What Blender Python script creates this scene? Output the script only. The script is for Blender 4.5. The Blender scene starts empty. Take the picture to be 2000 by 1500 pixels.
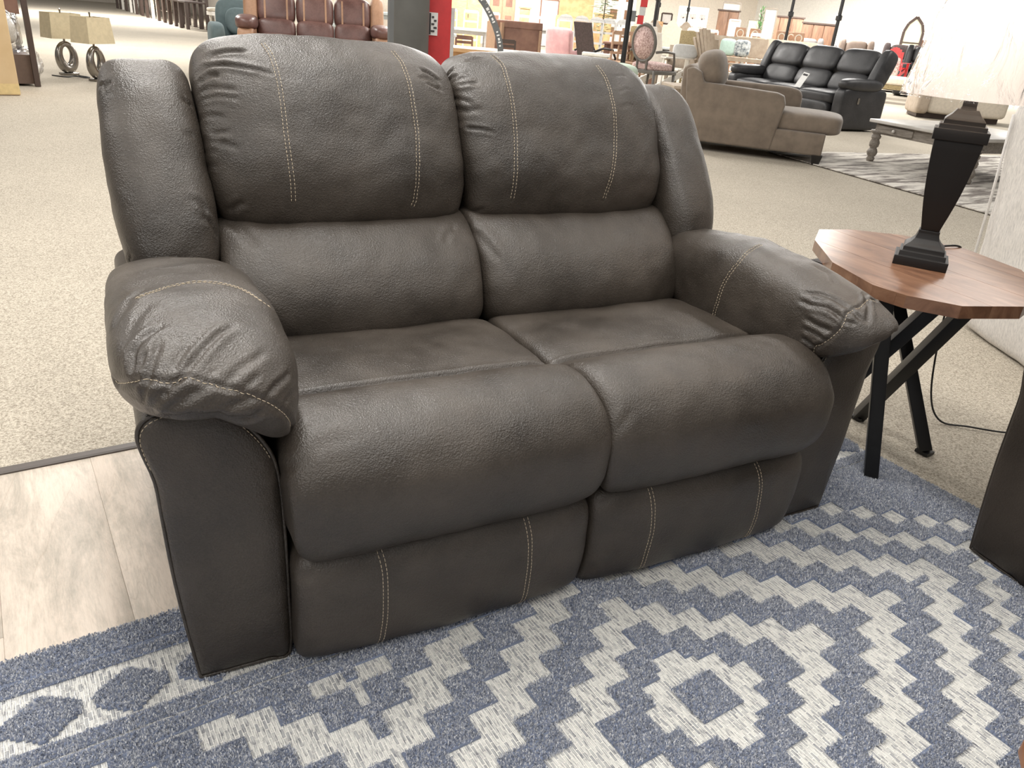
import bpy, bmesh, math, random
import numpy as np
from mathutils import Vector, Matrix, noise
from mathutils.bvhtree import BVHTree
random.seed(7); RNG = np.random.default_rng(11)
PI = math.pi
S = bpy.context.scene
C = S.collection

# ------------------------------------------------------------------ camera, world, lights, exposure
cam_d = bpy.data.cameras.new('camera'); cam = bpy.data.objects.new('camera', cam_d); C.objects.link(cam)
cam_d.sensor_fit = 'HORIZONTAL'; cam_d.sensor_width = 36.0; cam_d.lens = 1500 / 2000 * 36.0
cam_d.clip_start = 0.05; cam_d.clip_end = 200
_X = Vector((0.83880735, -0.17166859, 0.51665474)); _Y = Vector((-0.53825269, -0.40402305, 0.73962789)); _Z = Vector((0.08176955, -0.89849612, -0.43129859))
# rows: world axes seen from the camera (x right, y down, z forward)
cam.matrix_world = Matrix(((_X[0], -_X[1], -_X[2], 0), (_Y[0], -_Y[1], -_Y[2], 0), (_Z[0], -_Z[1], -_Z[2], 1.15), (0, 0, 0, 1)))
S.camera = cam

w = bpy.data.worlds.new('showroom_ambient'); S.world = w; w.use_nodes = True
w.node_tree.nodes['Background'].inputs[0].default_value = (1.0, 0.975, 0.945, 1)
w.node_tree.nodes['Background'].inputs[1].default_value = 0.36


def area_light(name, x, y, z, sx, sy, power, col=(1, 0.965, 0.915), rz=0):
    d = bpy.data.lights.new(name, 'AREA'); d.shape = 'RECTANGLE'; d.size = sx; d.size_y = sy
    d.energy = power; d.color = col
    o = bpy.data.objects.new(name, d); o.location = (x, y, z); o.rotation_euler = (0, 0, rz); C.objects.link(o)
    return o


# rows of ceiling strip fixtures
for ix, iy, pw in ((-2.6, 3.2, 120), (0.6, 3.6, 185), (3.6, 4.6, 120), (-1.8, -1.2, 100), (1.0, 0.2, 85), (3.8, 0.6, 50), (-3.5, 8.5, 130), (1.5, 9.5, 170), (6.5, 9.5, 260)):
    area_light('ceiling_strip_light', ix, iy, 3.7, 0.35, 3.6, pw)
for ix, iy, pw in ((2, 17, 650), (9, 16, 1000), (16, 12, 900), (4, 30, 1900), (14, 23, 1200), (22, 18, 1500), (28, 21, 2300), (20, 25, 1100), (12, 5, 260), (27, 11, 1500)):
    area_light('ceiling_strip_light', ix, iy, 4.3, 2.2, 2.6, pw)

S.view_settings.view_transform = 'Standard'; S.view_settings.look = 'None'
S.view_settings.gamma = 1; S.view_settings.use_curve_mapping = False
S.view_settings.exposure = -0.45
try:
    S.cycles.max_bounces = 5; S.cycles.diffuse_bounces = 3; S.cycles.glossy_bounces = 3; S.cycles.transmission_bounces = 4; S.cycles.transparent_max_bounces = 6
    S.cycles.caustics_reflective = False; S.cycles.caustics_refractive = False
    S.cycles.use_denoising = True
except Exception:
    pass

# ------------------------------------------------------------------ materials
def lin(c):
    return tuple((v / 255 / 12.92 if v / 255 <= 0.04045 else ((v / 255 + 0.055) / 1.055) ** 2.4) for v in c)


def newmat(name):
    m = bpy.data.materials.new(name); m.use_nodes = True
    nt = m.node_tree; b = nt.nodes['Principled BSDF']
    return m, nt, b


def nd(nt, t, **kw):
    n = nt.nodes.new(t)
    for k, v in kw.items():
        if k.startswith('_'): setattr(n, k[1:], v)
        else: n.inputs[k.replace('__', ' ')].default_value = v
    return n


def coords(nt, scale=(1, 1, 1), rot=(0, 0, 0)):
    tc = nt.nodes.new('ShaderNodeTexCoord'); mp = nt.nodes.new('ShaderNodeMapping')
    mp.inputs['Scale'].default_value = scale; mp.inputs['Rotation'].default_value = rot
    nt.links.new(tc.outputs['Object'], mp.inputs[0]); return mp.outputs[0]


def ramp(nt, src, c0, c1, p0=0.3, p1=0.7):
    r = nt.nodes.new('ShaderNodeValToRGB'); r.color_ramp.elements[0].position = p0; r.color_ramp.elements[1].position = p1
    r.color_ramp.elements[0].color = (*c0, 1); r.color_ramp.elements[1].color = (*c1, 1)
    nt.links.new(src, r.inputs[0]); return r.outputs[0]


def pm(name, c, rough=0.5, metal=0.0, c2=None, nscale=20, bump=0.0, bscale=200, stretch=(1, 1, 1), spec=None, sheen=0):
    """general procedural material: two-tone noise colour and noise bump; c in sRGB 0-255"""
    m, nt, b = newmat(name)
    c = lin(c); c2 = lin(c2) if c2 else tuple(v * 0.88 for v in c)
    v = coords(nt, stretch)
    n = nd(nt, 'ShaderNodeTexNoise', Scale=nscale, Detail=5.0, Roughness=0.6); nt.links.new(v, n.inputs['Vector'])
    nt.links.new(ramp(nt, n.outputs['Fac'], c2, c, 0.35, 0.62), b.inputs['Base Color'])
    b.inputs['Roughness'].default_value = rough; b.inputs['Metallic'].default_value = metal
    if spec is not None: b.inputs['Specular IOR Level'].default_value = spec
    if sheen: b.inputs['Sheen Weight'].default_value = sheen
    if bump:
        n2 = nd(nt, 'ShaderNodeTexNoise', Scale=bscale, Detail=3.0); nt.links.new(v, n2.inputs['Vector'])
        bp = nd(nt, 'ShaderNodeBump', Strength=bump, Distance=0.002); nt.links.new(n2.outputs['Fac'], bp.inputs['Height'])
        nt.links.new(bp.outputs[0], b.inputs['Normal'])
    return m


def leather(name, cd, cl, rough=0.42, grain=260, bump=0.5, spec=0.5):
    m, nt, b = newmat(name)
    v = coords(nt)
    n = nd(nt, 'ShaderNodeTexNoise', Scale=4.5, Detail=4.0, Roughness=0.65); nt.links.new(v, n.inputs['Vector'])
    n3 = nd(nt, 'ShaderNodeTexNoise', Scale=grain * 0.9, Detail=2.0); nt.links.new(v, n3.inputs['Vector'])
    mx = nd(nt, 'ShaderNodeMath', _operation='MULTIPLY_ADD'); mx.inputs[1].default_value = 0.35
    nt.links.new(n3.outputs['Fac'], mx.inputs[0]); nt.links.new(n.outputs['Fac'], mx.inputs[2])
    nt.links.new(ramp(nt, mx.outputs[0], lin(cd), lin(cl), 0.5, 0.88), b.inputs['Base Color'])
    mr = nd(nt, 'ShaderNodeMapRange'); mr.inputs[1].default_value = 0.3; mr.inputs[2].default_value = 0.7; mr.inputs[3].default_value = rough - 0.07; mr.inputs[4].default_value = rough + 0.12
    nt.links.new(n.outputs['Fac'], mr.inputs[0]); nt.links.new(mr.outputs[0], b.inputs['Roughness'])
    b.inputs['Specular IOR Level'].default_value = spec
    vo = nd(nt, 'ShaderNodeTexVoronoi', Scale=grain); nt.links.new(v, vo.inputs['Vector'])
    n2 = nd(nt, 'ShaderNodeTexNoise', Scale=grain * 0.55, Detail=4.0); nt.links.new(v, n2.inputs['Vector'])
    ad = nd(nt, 'ShaderNodeMath', _operation='MULTIPLY_ADD'); ad.inputs[1].default_value = 0.55
    nt.links.new(vo.outputs['Distance'], ad.inputs[0]); nt.links.new(n2.outputs['Fac'], ad.inputs[2])
    bp = nd(nt, 'ShaderNodeBump', Strength=bump, Distance=0.0018); nt.links.new(ad.outputs[0], bp.inputs['Height'])
    nt.links.new(bp.outputs[0], b.inputs['Normal'])
    return m


M = {}
M["sofa"] = leather("dark_brown_leather", (56, 50, 44), (84, 76, 68), 0.37, 360, 0.62, 0.65)
M['sofa_dark'] = leather('dark_brown_leather_chair', (50, 44, 38), (68, 60, 53), 0.5, 300, 0.4, 0.4)
M['stitch'] = pm('tan_thread', (232, 214, 186), 0.7)
M['welt'] = M['sofa']
M['black_plastic'] = pm('black_plastic', (22, 22, 23), 0.45)
M['black_leather'] = leather('black_leather', (40, 40, 42), (62, 61, 62), 0.45, 90, 0.25)
M['brown_leather'] = leather('oxblood_leather', (94, 66, 60), (124, 92, 84), 0.36, 90, 0.2)
M['tan_leather'] = leather('tan_saddle_leather', (160, 122, 94), (188, 148, 118), 0.5, 90, 0.2)
M['taupe'] = pm('taupe_microfibre', (132, 119, 105), 0.92, c2=(116, 104, 92), nscale=7, bump=0.3, bscale=420, sheen=0.3)
M['black_wood'] = pm('black_wood', (30, 28, 27), 0.4)
M['black_metal'] = pm('black_metal', (26, 26, 27), 0.42, 0.0, bump=0.05)
M['lamp_black'] = pm('lamp_black_bronze', (24, 21, 20), 0.5, 0.0, c2=(22, 20, 19))
M['chrome'] = pm('antique_silver', (150, 145, 138), 0.25, 0.9)
M['greywood'] = pm('weathered_grey_wood', (150, 142, 132), 0.5, c2=(116, 108, 99), nscale=9, stretch=(1, 9, 9), bump=0.2)
M['greytop'] = pm('pale_grey_table_top', (205, 200, 193), 0.3, c2=(185, 180, 172), nscale=5)
M['mint'] = pm('mint_upholstery', (170, 184, 168), 0.85)
M['pink'] = pm('blush_pink_velvet', (205, 160, 160), 0.8, c2=(188, 142, 143), nscale=6, sheen=0.4)
M['pattern_pink'] = pm('pink_patterned_fabric', (214, 190, 184), 0.9, c2=(150, 118, 112), nscale=40)
M['ovalframe'] = pm('grey_painted_frame', (104, 100, 94), 0.5)
M['sling'] = pm('dark_sling_weave', (84, 72, 70), 0.8, c2=(66, 56, 55), nscale=30)
M['brownpanel'] = pm('reddish_brown_board', (142, 108, 92), 0.6, c2=(118, 86, 74), nscale=3)
M['lightbrown'] = pm('light_brown_board', (172, 140, 114), 0.6)
M['oak'] = pm('honey_oak', (222, 184, 138), 0.45, c2=(198, 156, 108), nscale=6, stretch=(1, 8, 8))
M['pine'] = pm('knotty_pine', (208, 176, 132), 0.55, c2=(186, 150, 106), nscale=5)
M['white'] = pm('white_paint', (236, 232, 224), 0.5)
M['offwhite'] = pm('cream_fabric', (224, 214, 198), 0.85)
M['greychair'] = pm('pale_grey_paint', (190, 190, 188), 0.5)
M['darkbrown'] = pm('espresso_wood', (78, 64, 58), 0.5)
M['walnut'] = pm('walnut_board', (132, 100, 78), 0.5, c2=(100, 74, 58), nscale=4, stretch=(6, 6, 0.6))
M['red'] = pm('red_paint', (190, 52, 54), 0.5)
M['redlight'] = pm('coral_red_plastic', (232, 84, 88), 0.5)
M['pillar'] = pm('charcoal_pillar_paint', (108, 110, 110), 0.55, c2=(98, 100, 101), nscale=3)
M['teal'] = pm('dusty_teal_fabric', (108, 124, 126), 0.9)
M['palegreen'] = pm('pale_green_fabric', (176, 200, 190), 0.9)
M['floral'] = pm('blue_floral_fabric', (200, 204, 202), 0.9, c2=(70, 82, 92), nscale=14)
M['leaf'] = pm('leaf_green', (92, 140, 84), 0.6, c2=(50, 98, 50), nscale=20)
M['card'] = pm('brown_cardboard', (218, 192, 152), 0.8, c2=(208, 180, 138), nscale=3)
M['tape'] = pm('packing_tape', (230, 205, 150), 0.4)
M['shade_tan'] = pm('tan_linen_shade', (206, 192, 160), 0.9)
M['mirror'] = pm('mirror_glass', (240, 236, 226), 0.08, 0.25)  # pale base colour stands in for the bright room the mirrors reflect
M['olive'] = pm('olive_wicker', (150, 134, 98), 0.8, c2=(124, 110, 78), nscale=40)
M['greybeige'] = pm('driftwood_grey', (178, 164, 148), 0.7, c2=(160, 146, 130), nscale=8)
M['art'] = pm('pale_green_artwork', (222, 224, 196), 0.7)  # artwork colour, also the painted reflection in the pointed arch mirror
M['paper'] = pm('white_paper', (232, 232, 230), 0.7)
M['ink'] = pm('dark_ink', (60, 58, 60), 0.7)
M['carpetrec'] = pm('brown_recliner', (120, 104, 92), 0.6)
M['greyrec'] = pm('grey_recliner', (122, 118, 116), 0.5)
M['glasswhite'] = pm('white_glass_top', (228, 236, 236), 0.12)
M['strip'] = pm('dark_transition_strip', (92, 84, 79), 0.5)


def mat_carpet():
    m, nt, b = newmat('speckled_beige_carpet')
    v = coords(nt)
    n = nd(nt, 'ShaderNodeTexNoise', Scale=150.0, Detail=6.0, Roughness=0.9); nt.links.new(v, n.inputs['Vector'])
    n0 = nd(nt, 'ShaderNodeTexNoise', Scale=1.1, Detail=3.0); nt.links.new(v, n0.inputs['Vector'])
    c = ramp(nt, n.outputs['Fac'], lin((118, 108, 94)), lin((212, 203, 187)), 0.38, 0.585)
    c0 = ramp(nt, n0.outputs['Fac'], (0.93, 0.93, 0.93), (1, 1, 1), 0.35, 0.65)
    mx = nt.nodes.new('ShaderNodeMix'); mx.data_type = 'RGBA'; mx.blend_type = 'MULTIPLY'; mx.inputs[0].default_value = 1
    nt.links.new(c, mx.inputs[6]); nt.links.new(c0, mx.inputs[7]); nt.links.new(mx.outputs[2], b.inputs['Base Color'])
    b.inputs['Roughness'].default_value = 0.95; b.inputs['Specular IOR Level'].default_value = 0.1
    bp = nd(nt, 'ShaderNodeBump', Strength=0.35, Distance=0.003); nt.links.new(n.outputs['Fac'], bp.inputs['Height'])
    nt.links.new(bp.outputs[0], b.inputs['Normal'])
    return m


def mat_plank():
    m, nt, b = newmat('whitewashed_plank')
    tc = nt.nodes.new('ShaderNodeTexCoord'); oi = nt.nodes.new('ShaderNodeObjectInfo')
    ml = nd(nt, 'ShaderNodeVectorMath', _operation='SCALE'); ml.inputs[3].default_value = 37.0
    cb = nt.nodes.new('ShaderNodeCombineXYZ'); nt.links.new(oi.outputs['Random'], cb.inputs[0]); nt.links.new(oi.outputs['Random'], cb.inputs[1])
    nt.links.new(cb.outputs[0], ml.inputs[0])
    ad = nd(nt, 'ShaderNodeVectorMath', _operation='ADD'); nt.links.new(tc.outputs['Object'], ad.inputs[0]); nt.links.new(ml.outputs[0], ad.inputs[1])
    def mapped(sc):
        mp = nt.nodes.new('ShaderNodeMapping'); mp.inputs['Scale'].default_value = sc; nt.links.new(ad.outputs[0], mp.inputs[0]); return mp.outputs[0]
    n1 = nd(nt, 'ShaderNodeTexNoise', Scale=4.5, Detail=9.0, Roughness=0.78, Distortion=0.3); nt.links.new(mapped((3.2, 0.8, 1)), n1.inputs['Vector'])
    n2 = nd(nt, 'ShaderNodeTexNoise', Scale=44.0, Detail=8.0, Roughness=0.8); nt.links.new(mapped((6, 0.45, 1)), n2.inputs['Vector'])
    n3 = nd(nt, 'ShaderNodeTexNoise', Scale=2.2, Detail=2.0, Distortion=2.0); nt.links.new(mapped((1.6, 0.35, 1)), n3.inputs['Vector'])
    c1 = ramp(nt, n1.outputs['Fac'], lin((184, 175, 162)), lin((226, 212, 197)), 0.36, 0.58)
    c2 = ramp(nt, n2.outputs['Fac'], (0.86, 0.84, 0.82), (1, 1, 1), 0.32, 0.55)
    r3 = nt.nodes.new('ShaderNodeValToRGB'); e = r3.color_ramp.elements
    e[0].position = 0.495; e[0].color = (1, 1, 1, 1); e[1].position = 0.505; e[1].color = (1, 1, 1, 1)
    k = e.new(0.5); k.color = (0.82, 0.79, 0.76, 1); nt.links.new(n3.outputs['Fac'], r3.inputs[0])
    mx = nt.nodes.new('ShaderNodeMix'); mx.data_type = 'RGBA'; mx.blend_type = 'MULTIPLY'; mx.inputs[0].default_value = 1
    nt.links.new(c1, mx.inputs[6]); nt.links.new(c2, mx.inputs[7])
    my = nt.nodes.new('ShaderNodeMix'); my.data_type = 'RGBA'; my.blend_type = 'MULTIPLY'; my.inputs[0].default_value = 0.7
    nt.links.new(mx.outputs[2], my.inputs[6]); nt.links.new(r3.outputs[0], my.inputs[7])
    nt.links.new(my.outputs[2], b.inputs['Base Color'])
    b.inputs['Roughness'].default_value = 0.5; b.inputs['Specular IOR Level'].default_value = 0.35
    bp = nd(nt, 'ShaderNodeBump', Strength=0.2, Distance=0.001); nt.links.new(n2.outputs['Fac'], bp.inputs['Height']); nt.links.new(bp.outputs[0], b.inputs['Normal'])
    return m


def mat_weave():
    m, nt, b = newmat('flat_woven_yarn')
    tc = nt.nodes.new('ShaderNodeTexCoord')
    # yarn bundles running along Y, staggered like a brick bond
    mp = nt.nodes.new('ShaderNodeMapping'); mp.inputs['Rotation'].default_value = (0, 0, PI / 2); nt.links.new(tc.outputs['Object'], mp.inputs[0])
    br = nd(nt, 'ShaderNodeTexBrick', Scale=1.0); br.inputs['Brick Width'].default_value = 0.021; br.inputs['Row Height'].default_value = 0.0068
    br.inputs['Mortar Size'].default_value = 0.0012; br.inputs['Mortar Smooth'].default_value = 0.4
    br.inputs['Color1'].default_value = (*lin((224, 223, 218)), 1); br.inputs['Color2'].default_value = (*lin((128, 132, 142)), 1); br.inputs['Mortar'].default_value = (*lin((252, 250, 244)), 1)
    br.inputs['Bias'].default_value = -0.35
    nt.links.new(mp.outputs[0], br.inputs['Vector'])
    mp2 = nt.nodes.new('ShaderNodeMapping'); mp2.inputs['Scale'].default_value = (420, 45, 1); nt.links.new(tc.outputs['Object'], mp2.inputs[0])
    n = nd(nt, 'ShaderNodeTexNoise', Scale=1.0, Detail=3.0, Roughness=0.7); nt.links.new(mp2.outputs[0], n.inputs['Vector'])
    c = ramp(nt, n.outputs['Fac'], lin((104, 108, 124)), (1, 1, 1), 0.33, 0.50)
    mx = nt.nodes.new('ShaderNodeMix'); mx.data_type = 'RGBA'; mx.blend_type = 'MULTIPLY'; mx.inputs[0].default_value = 0.85
    nt.links.new(br.outputs['Color'], mx.inputs[6]); nt.links.new(c, mx.inputs[7]); nt.links.new(mx.outputs[2], b.inputs['Base Color'])
    b.inputs['Roughness'].default_value = 0.9; b.inputs['Specular IOR Level'].default_value = 0.15
    ad = nd(nt, 'ShaderNodeMath', _operation='MULTIPLY_ADD'); ad.inputs[1].default_value = 0.6
    nt.links.new(n.outputs['Fac'], ad.inputs[0]); nt.links.new(br.outputs['Fac'], ad.inputs[2])
    bp = nd(nt, 'ShaderNodeBump', Strength=0.9, Distance=0.0025); nt.links.new(ad.outputs[0], bp.inputs['Height']); nt.links.new(bp.outputs[0], b.inputs['Normal'])
    return m


def mat_pile():
    m, nt, b = newmat('blue_pile_yarn')
    at = nt.nodes.new('ShaderNodeVertexColor'); at.layer_name = 'tone'
    nt.links.new(at.outputs[0], b.inputs['Base Color'])
    b.inputs['Roughness'].default_value = 0.85; b.inputs['Specular IOR Level'].default_value = 0.25; b.inputs['Sheen Weight'].default_value = 0.25
    return m


def mat_wood_top():
    m, nt, b = newmat('glossy_acacia_wood')
    tc = nt.nodes.new('ShaderNodeTexCoord'); oi = nt.nodes.new('ShaderNodeObjectInfo')
    ad = nd(nt, 'ShaderNodeVectorMath', _operation='ADD'); cb = nt.nodes.new('ShaderNodeCombineXYZ')
    mu = nd(nt, 'ShaderNodeMath', _operation='MULTIPLY'); mu.inputs[1].default_value = 9.0; nt.links.new(oi.outputs['Random'], mu.inputs[0])
    nt.links.new(mu.outputs[0], cb.inputs[0]); nt.links.new(mu.outputs[0], cb.inputs[2])
    nt.links.new(tc.outputs['Object'], ad.inputs[0]); nt.links.new(cb.outputs[0], ad.inputs[1])
    mp = nt.nodes.new('ShaderNodeMapping'); mp.inputs['Scale'].default_value = (10, 2.2, 4); nt.links.new(ad.outputs[0], mp.inputs[0])
    n = nd(nt, 'ShaderNodeTexNoise', Scale=1.6, Detail=8.0, Roughness=0.62, Distortion=1.6); nt.links.new(mp.outputs[0], n.inputs['Vector'])
    r = nt.nodes.new('ShaderNodeValToRGB'); e = r.color_ramp.elements
    e[0].position = 0.3; e[0].color = (*lin((98, 68, 52)), 1); e[1].position = 0.72; e[1].color = (*lin((160, 122, 96)), 1)
    k = e.new(0.5); k.color = (*lin((130, 94, 72)), 1)
    nt.links.new(n.outputs['Fac'], r.inputs[0]); nt.links.new(r.outputs[0], b.inputs['Base Color'])
    b.inputs['Roughness'].default_value = 0.30; b.inputs['Coat Weight'].default_value = 0.18; b.inputs['Coat Roughness'].default_value = 0.14
    return m


def mat_slip():
    m, nt, b = newmat('heathered_grey_slipcover')
    v = coords(nt, (40, 40, 7))
    n = nd(nt, 'ShaderNodeTexNoise', Scale=4.2, Detail=5.0, Roughness=0.7); nt.links.new(v, n.inputs['Vector'])
    nt.links.new(ramp(nt, n.outputs['Fac'], lin((196, 193, 190)), lin((222, 218, 213)), 0.38, 0.6), b.inputs['Base Color'])
    b.inputs['Roughness'].default_value = 0.95
    return m


def mat_shade(name, em):
    m, nt, b = newmat(name)
    b.inputs['Base Color'].default_value = (*lin((250, 238, 226)), 1); b.inputs['Roughness'].default_value = 0.7
    b.inputs['Emission Color'].default_value = (1.0, 0.85, 0.72, 1); b.inputs['Emission Strength'].default_value = em
    n = nd(nt, 'ShaderNodeTexNoise', Scale=300.0, Detail=2.0); nt.links.new(coords(nt), n.inputs['Vector'])
    bp = nd(nt, 'ShaderNodeBump', Strength=0.1, Distance=0.001); nt.links.new(n.outputs['Fac'], bp.inputs['Height']); nt.links.new(bp.outputs[0], b.inputs['Normal'])
    return m


def mat_film(name, rough=0.12, mix=0.25):
    m, nt, b = newmat(name)
    nt.nodes.remove(b); out = nt.nodes['Material Output']
    t = nt.nodes.new('ShaderNodeBsdfTransparent'); g = nd(nt, 'ShaderNodeBsdfGlossy', Roughness=rough)
    fr = nd(nt, 'ShaderNodeLayerWeight', Blend=mix)
    n = nd(nt, 'ShaderNodeTexNoise', Scale=18.0, Detail=4.0, Distortion=1.5); nt.links.new(coords(nt, (1, 1, 0.4)), n.inputs['Vector'])
    bp = nd(nt, 'ShaderNodeBump', Strength=1.0, Distance=0.02); nt.links.new(n.outputs['Fac'], bp.inputs['Height'])
    nt.links.new(bp.outputs[0], g.inputs['Normal']); nt.links.new(bp.outputs[0], fr.inputs['Normal'])
    mx = nt.nodes.new('ShaderNodeMixShader'); nt.links.new(fr.outputs['Facing'], mx.inputs[0]); nt.links.new(t.outputs[0], mx.inputs[1]); nt.links.new(g.outputs[0], mx.inputs[2])
    nt.links.new(mx.outputs[0], out.inputs[0]); return m


def mat_greyrug():
    m, nt, b = newmat('grey_striped_rug')
    v = coords(nt, (1.3, 9, 1), (0, 0, 0.25))
    n = nd(nt, 'ShaderNodeTexNoise', Scale=0.9, Detail=5.0, Roughness=0.7); nt.links.new(v, n.inputs['Vector'])
    nt.links.new(ramp(nt, n.outputs['Fac'], lin((118, 110, 104)), lin((214, 208, 198)), 0.42, 0.55), b.inputs['Base Color'])
    b.inputs['Roughness'].default_value = 0.95
    return m


M['carpet'] = mat_carpet(); M['plank'] = mat_plank(); M['weave'] = mat_weave(); M['pile'] = mat_pile(); M['woodtop'] = mat_wood_top()
M['slip'] = mat_slip(); M['shade'] = mat_shade('lit_lamp_shade', 1.2); M['film'] = mat_film('clear_plastic_wrap'); M['bag'] = mat_film('clear_plastic_bag', 0.2, 0.45); M['greyrug'] = mat_greyrug()
M['wall_w'] = pm('white_wall_paint', (244, 242, 236), 0.8)
M['wall_b'] = pm('beige_wall_paint', (232, 222, 208), 0.8)
M['wallunder'] = pm('dull_wall_paint', (214, 206, 194), 0.8)

# ------------------------------------------------------------------ geometry helpers
class MB:
    """collects simple solids, builds them as ONE mesh object"""
    def __init__(s): s.v = []; s.f = []
    def add(s, v, f):
        o = len(s.v); s.v += [tuple(p) for p in v]; s.f += [tuple(i + o for i in q) for q in f]; return s
    def box(s, c, d, rz=0, rx=0, ry=0, taper=1.0):
        m = Matrix.Rotation(rz, 3, 'Z') @ Matrix.Rotation(ry, 3, 'Y') @ Matrix.Rotation(rx, 3, 'X')
        v = []
        for z in (-1, 1):
            t = taper if z < 0 else 1.0
            for x, y in ((-1, -1), (1, -1), (1, 1), (-1, 1)):
                v.append(Vector(c) + m @ Vector((x * d[0] / 2 * t, y * d[1] / 2 * t, z * d[2] / 2)))
        return s.add(v, [(3, 2, 1, 0), (4, 5, 6, 7), (0, 1, 5, 4), (1, 2, 6, 5), (2, 3, 7, 6), (3, 0, 4, 7)])
    def bar(s, a, b, w, h=None, up=(0, 0, 1)):
        h = h or w; a = Vector(a); b = Vector(b); t = (b - a).normalized(); u = Vector(up)
        if abs(t.dot(u)) > 0.98: u = Vector((0, 1, 0))
        sx = t.cross(u).normalized(); sy = sx.cross(t).normalized()
        v = [p + sx * (i * w / 2) + sy * (j * h / 2) for p in (a, b) for i, j in ((-1, -1), (1, -1), (1, 1), (-1, 1))]
        return s.add(v, [(3, 2, 1, 0), (4, 5, 6, 7), (0, 1, 5, 4), (1, 2, 6, 5), (2, 3, 7, 6), (3, 0, 4, 7)])
    def tube(s, pts, r, n=8, closed=False):
        P = [Vector(p) for p in pts]; k = len(P); v = []; f = []
        rr = r if hasattr(r, '__len__') else [r] * k
        ref = Vector((0, 0, 1))
        for i in range(k):
            a = P[i - 1] if (i > 0 or closed) else P[i]; b = P[(i + 1) % k] if (i < k - 1 or closed) else P[i]
            t = (b - a).normalized()
            if abs(t.dot(ref)) > 0.95: ref = Vector((0.3, 1, 0.1)).normalized()
            x = t.cross(ref).normalized(); y = x.cross(t).normalized(); ref = y
            for j in range(n):
                an = 2 * PI * j / n; v.append(P[i] + (x * math.cos(an) + y * math.sin(an)) * rr[i])
        for i in range(k if closed else k - 1):
            for j in range(n):
                a = i * n + j; b = i * n + (j + 1) % n; c = ((i + 1) % k) * n
                f.append((a, b, c + (j + 1) % n, c + j))
        if not closed: f += [tuple(range(n - 1, -1, -1)), tuple((k - 1) * n + j for j in range(n))]
        return s.add(v, f)
    def lathe(s, prof, c=(0, 0, 0), n=20, sx=1, sy=1, rz=0, square=False):
        v = []; f = []; k = len(prof)
        if square: n = 4; an = [PI / 4 + PI / 2 * j for j in range(4)]; q = math.sqrt(2)
        else: an = [2 * PI * j / n for j in range(n)]; q = 1
        for z, r in prof:
            for a in an:
                x = r * q * math.cos(a) * sx; y = r * q * math.sin(a) * sy
                v.append((c[0] + x * math.cos(rz) - y * math.sin(rz), c[1] + x * math.sin(rz) + y * math.cos(rz), c[2] + z))
        for i in range(k - 1):
            for j in range(n): f.append((i * n + j, i * n + (j + 1) % n, (i + 1) * n + (j + 1) % n, (i + 1) * n + j))
        f += [tuple(range(n - 1, -1, -1)), tuple((k - 1) * n + j for j in range(n))]
        return s.add(v, f)
    def prism(s, poly, z0, z1):
        n = len(poly); v = [(x, y, z0) for x, y in poly] + [(x, y, z1) for x, y in poly]
        return s.add(v, [tuple(range(n - 1, -1, -1)), tuple(range(n, 2 * n))] + [(i, (i + 1) % n, n + (i + 1) % n, n + i) for i in range(n)])
    def extr(s, poly, ax, a0, a1):
        """extrude a 2D polygon along axis ax ('x': poly is (y,z); 'y': poly is (x,z))"""
        n = len(poly)
        if ax == 'x': v = [(a0, p, q) for p, q in poly] + [(a1, p, q) for p, q in poly]
        else: v = [(p, a0, q) for p, q in poly] + [(p, a1, q) for p, q in poly]
        return s.add(v, [tuple(range(n - 1, -1, -1)), tuple(range(n, 2 * n))] + [(i, (i + 1) % n, n + (i + 1) % n, n + i) for i in range(n)])
    def build(s, name, m, parent=None, smooth=False, bevel=0, seg=2):
        return mk(name, s.v, s.f, m, parent, smooth, bevel, seg)


def mk(name, v, f, m, parent=None, smooth=False, bevel=0, seg=2):
    me = bpy.data.meshes.new(name); me.from_pydata(v, [], f); me.update()
    if bevel or not smooth:
        bm = bmesh.new(); bm.from_mesh(me); bmesh.ops.recalc_face_normals(bm, faces=bm.faces)
        if bevel: bmesh.ops.bevel(bm, geom=bm.edges[:], offset=bevel, segments=seg, affect='EDGES', profile=0.6)
        bm.to_mesh(me); bm.free()
    if m: me.materials.append(m)
    o = bpy.data.objects.new(name, me); C.objects.link(o)
    if smooth or bevel:
        me.shade_smooth()
        if bevel and not smooth:
            for p in me.polygons: p.use_smooth = True
    if parent: o.parent = parent
    return o


def mknp(name, v, f, m, parent=None, smooth=True):
    """fast mesh from numpy arrays; f is (n,3) or (n,4)"""
    me = bpy.data.meshes.new(name); k = f.shape[1]
    me.vertices.add(len(v)); me.vertices.foreach_set('co', np.ascontiguousarray(v, dtype=np.float32).ravel())
    me.loops.add(f.size); me.loops.foreach_set('vertex_index', f.ravel().astype(np.int32))
    me.polygons.add(len(f)); me.polygons.foreach_set('loop_start', np.arange(0, f.size, k, dtype=np.int32))
    try: me.polygons.foreach_set('loop_total', np.full(len(f), k, dtype=np.int32))
    except Exception: pass
    me.update(calc_edges=True); me.validate()
    me.materials.append(m)
    if smooth: me.shade_smooth()
    o = bpy.data.objects.new(name, me); C.objects.link(o)
    if parent: o.parent = parent
    return o


def tag(o, label=None, cat=None, group=None, kind=None):
    if label: o['label'] = label
    if cat: o['category'] = cat
    if group: o['group'] = group
    if kind: o['kind'] = kind
    return o


def thing(name, loc, rz, label, cat, group=None):
    o = bpy.data.objects.new(name, None); o.location = loc; o.rotation_euler = (0, 0, rz); o.empty_display_size = 0.1
    C.objects.link(o); return tag(o, label, cat, group)


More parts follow.
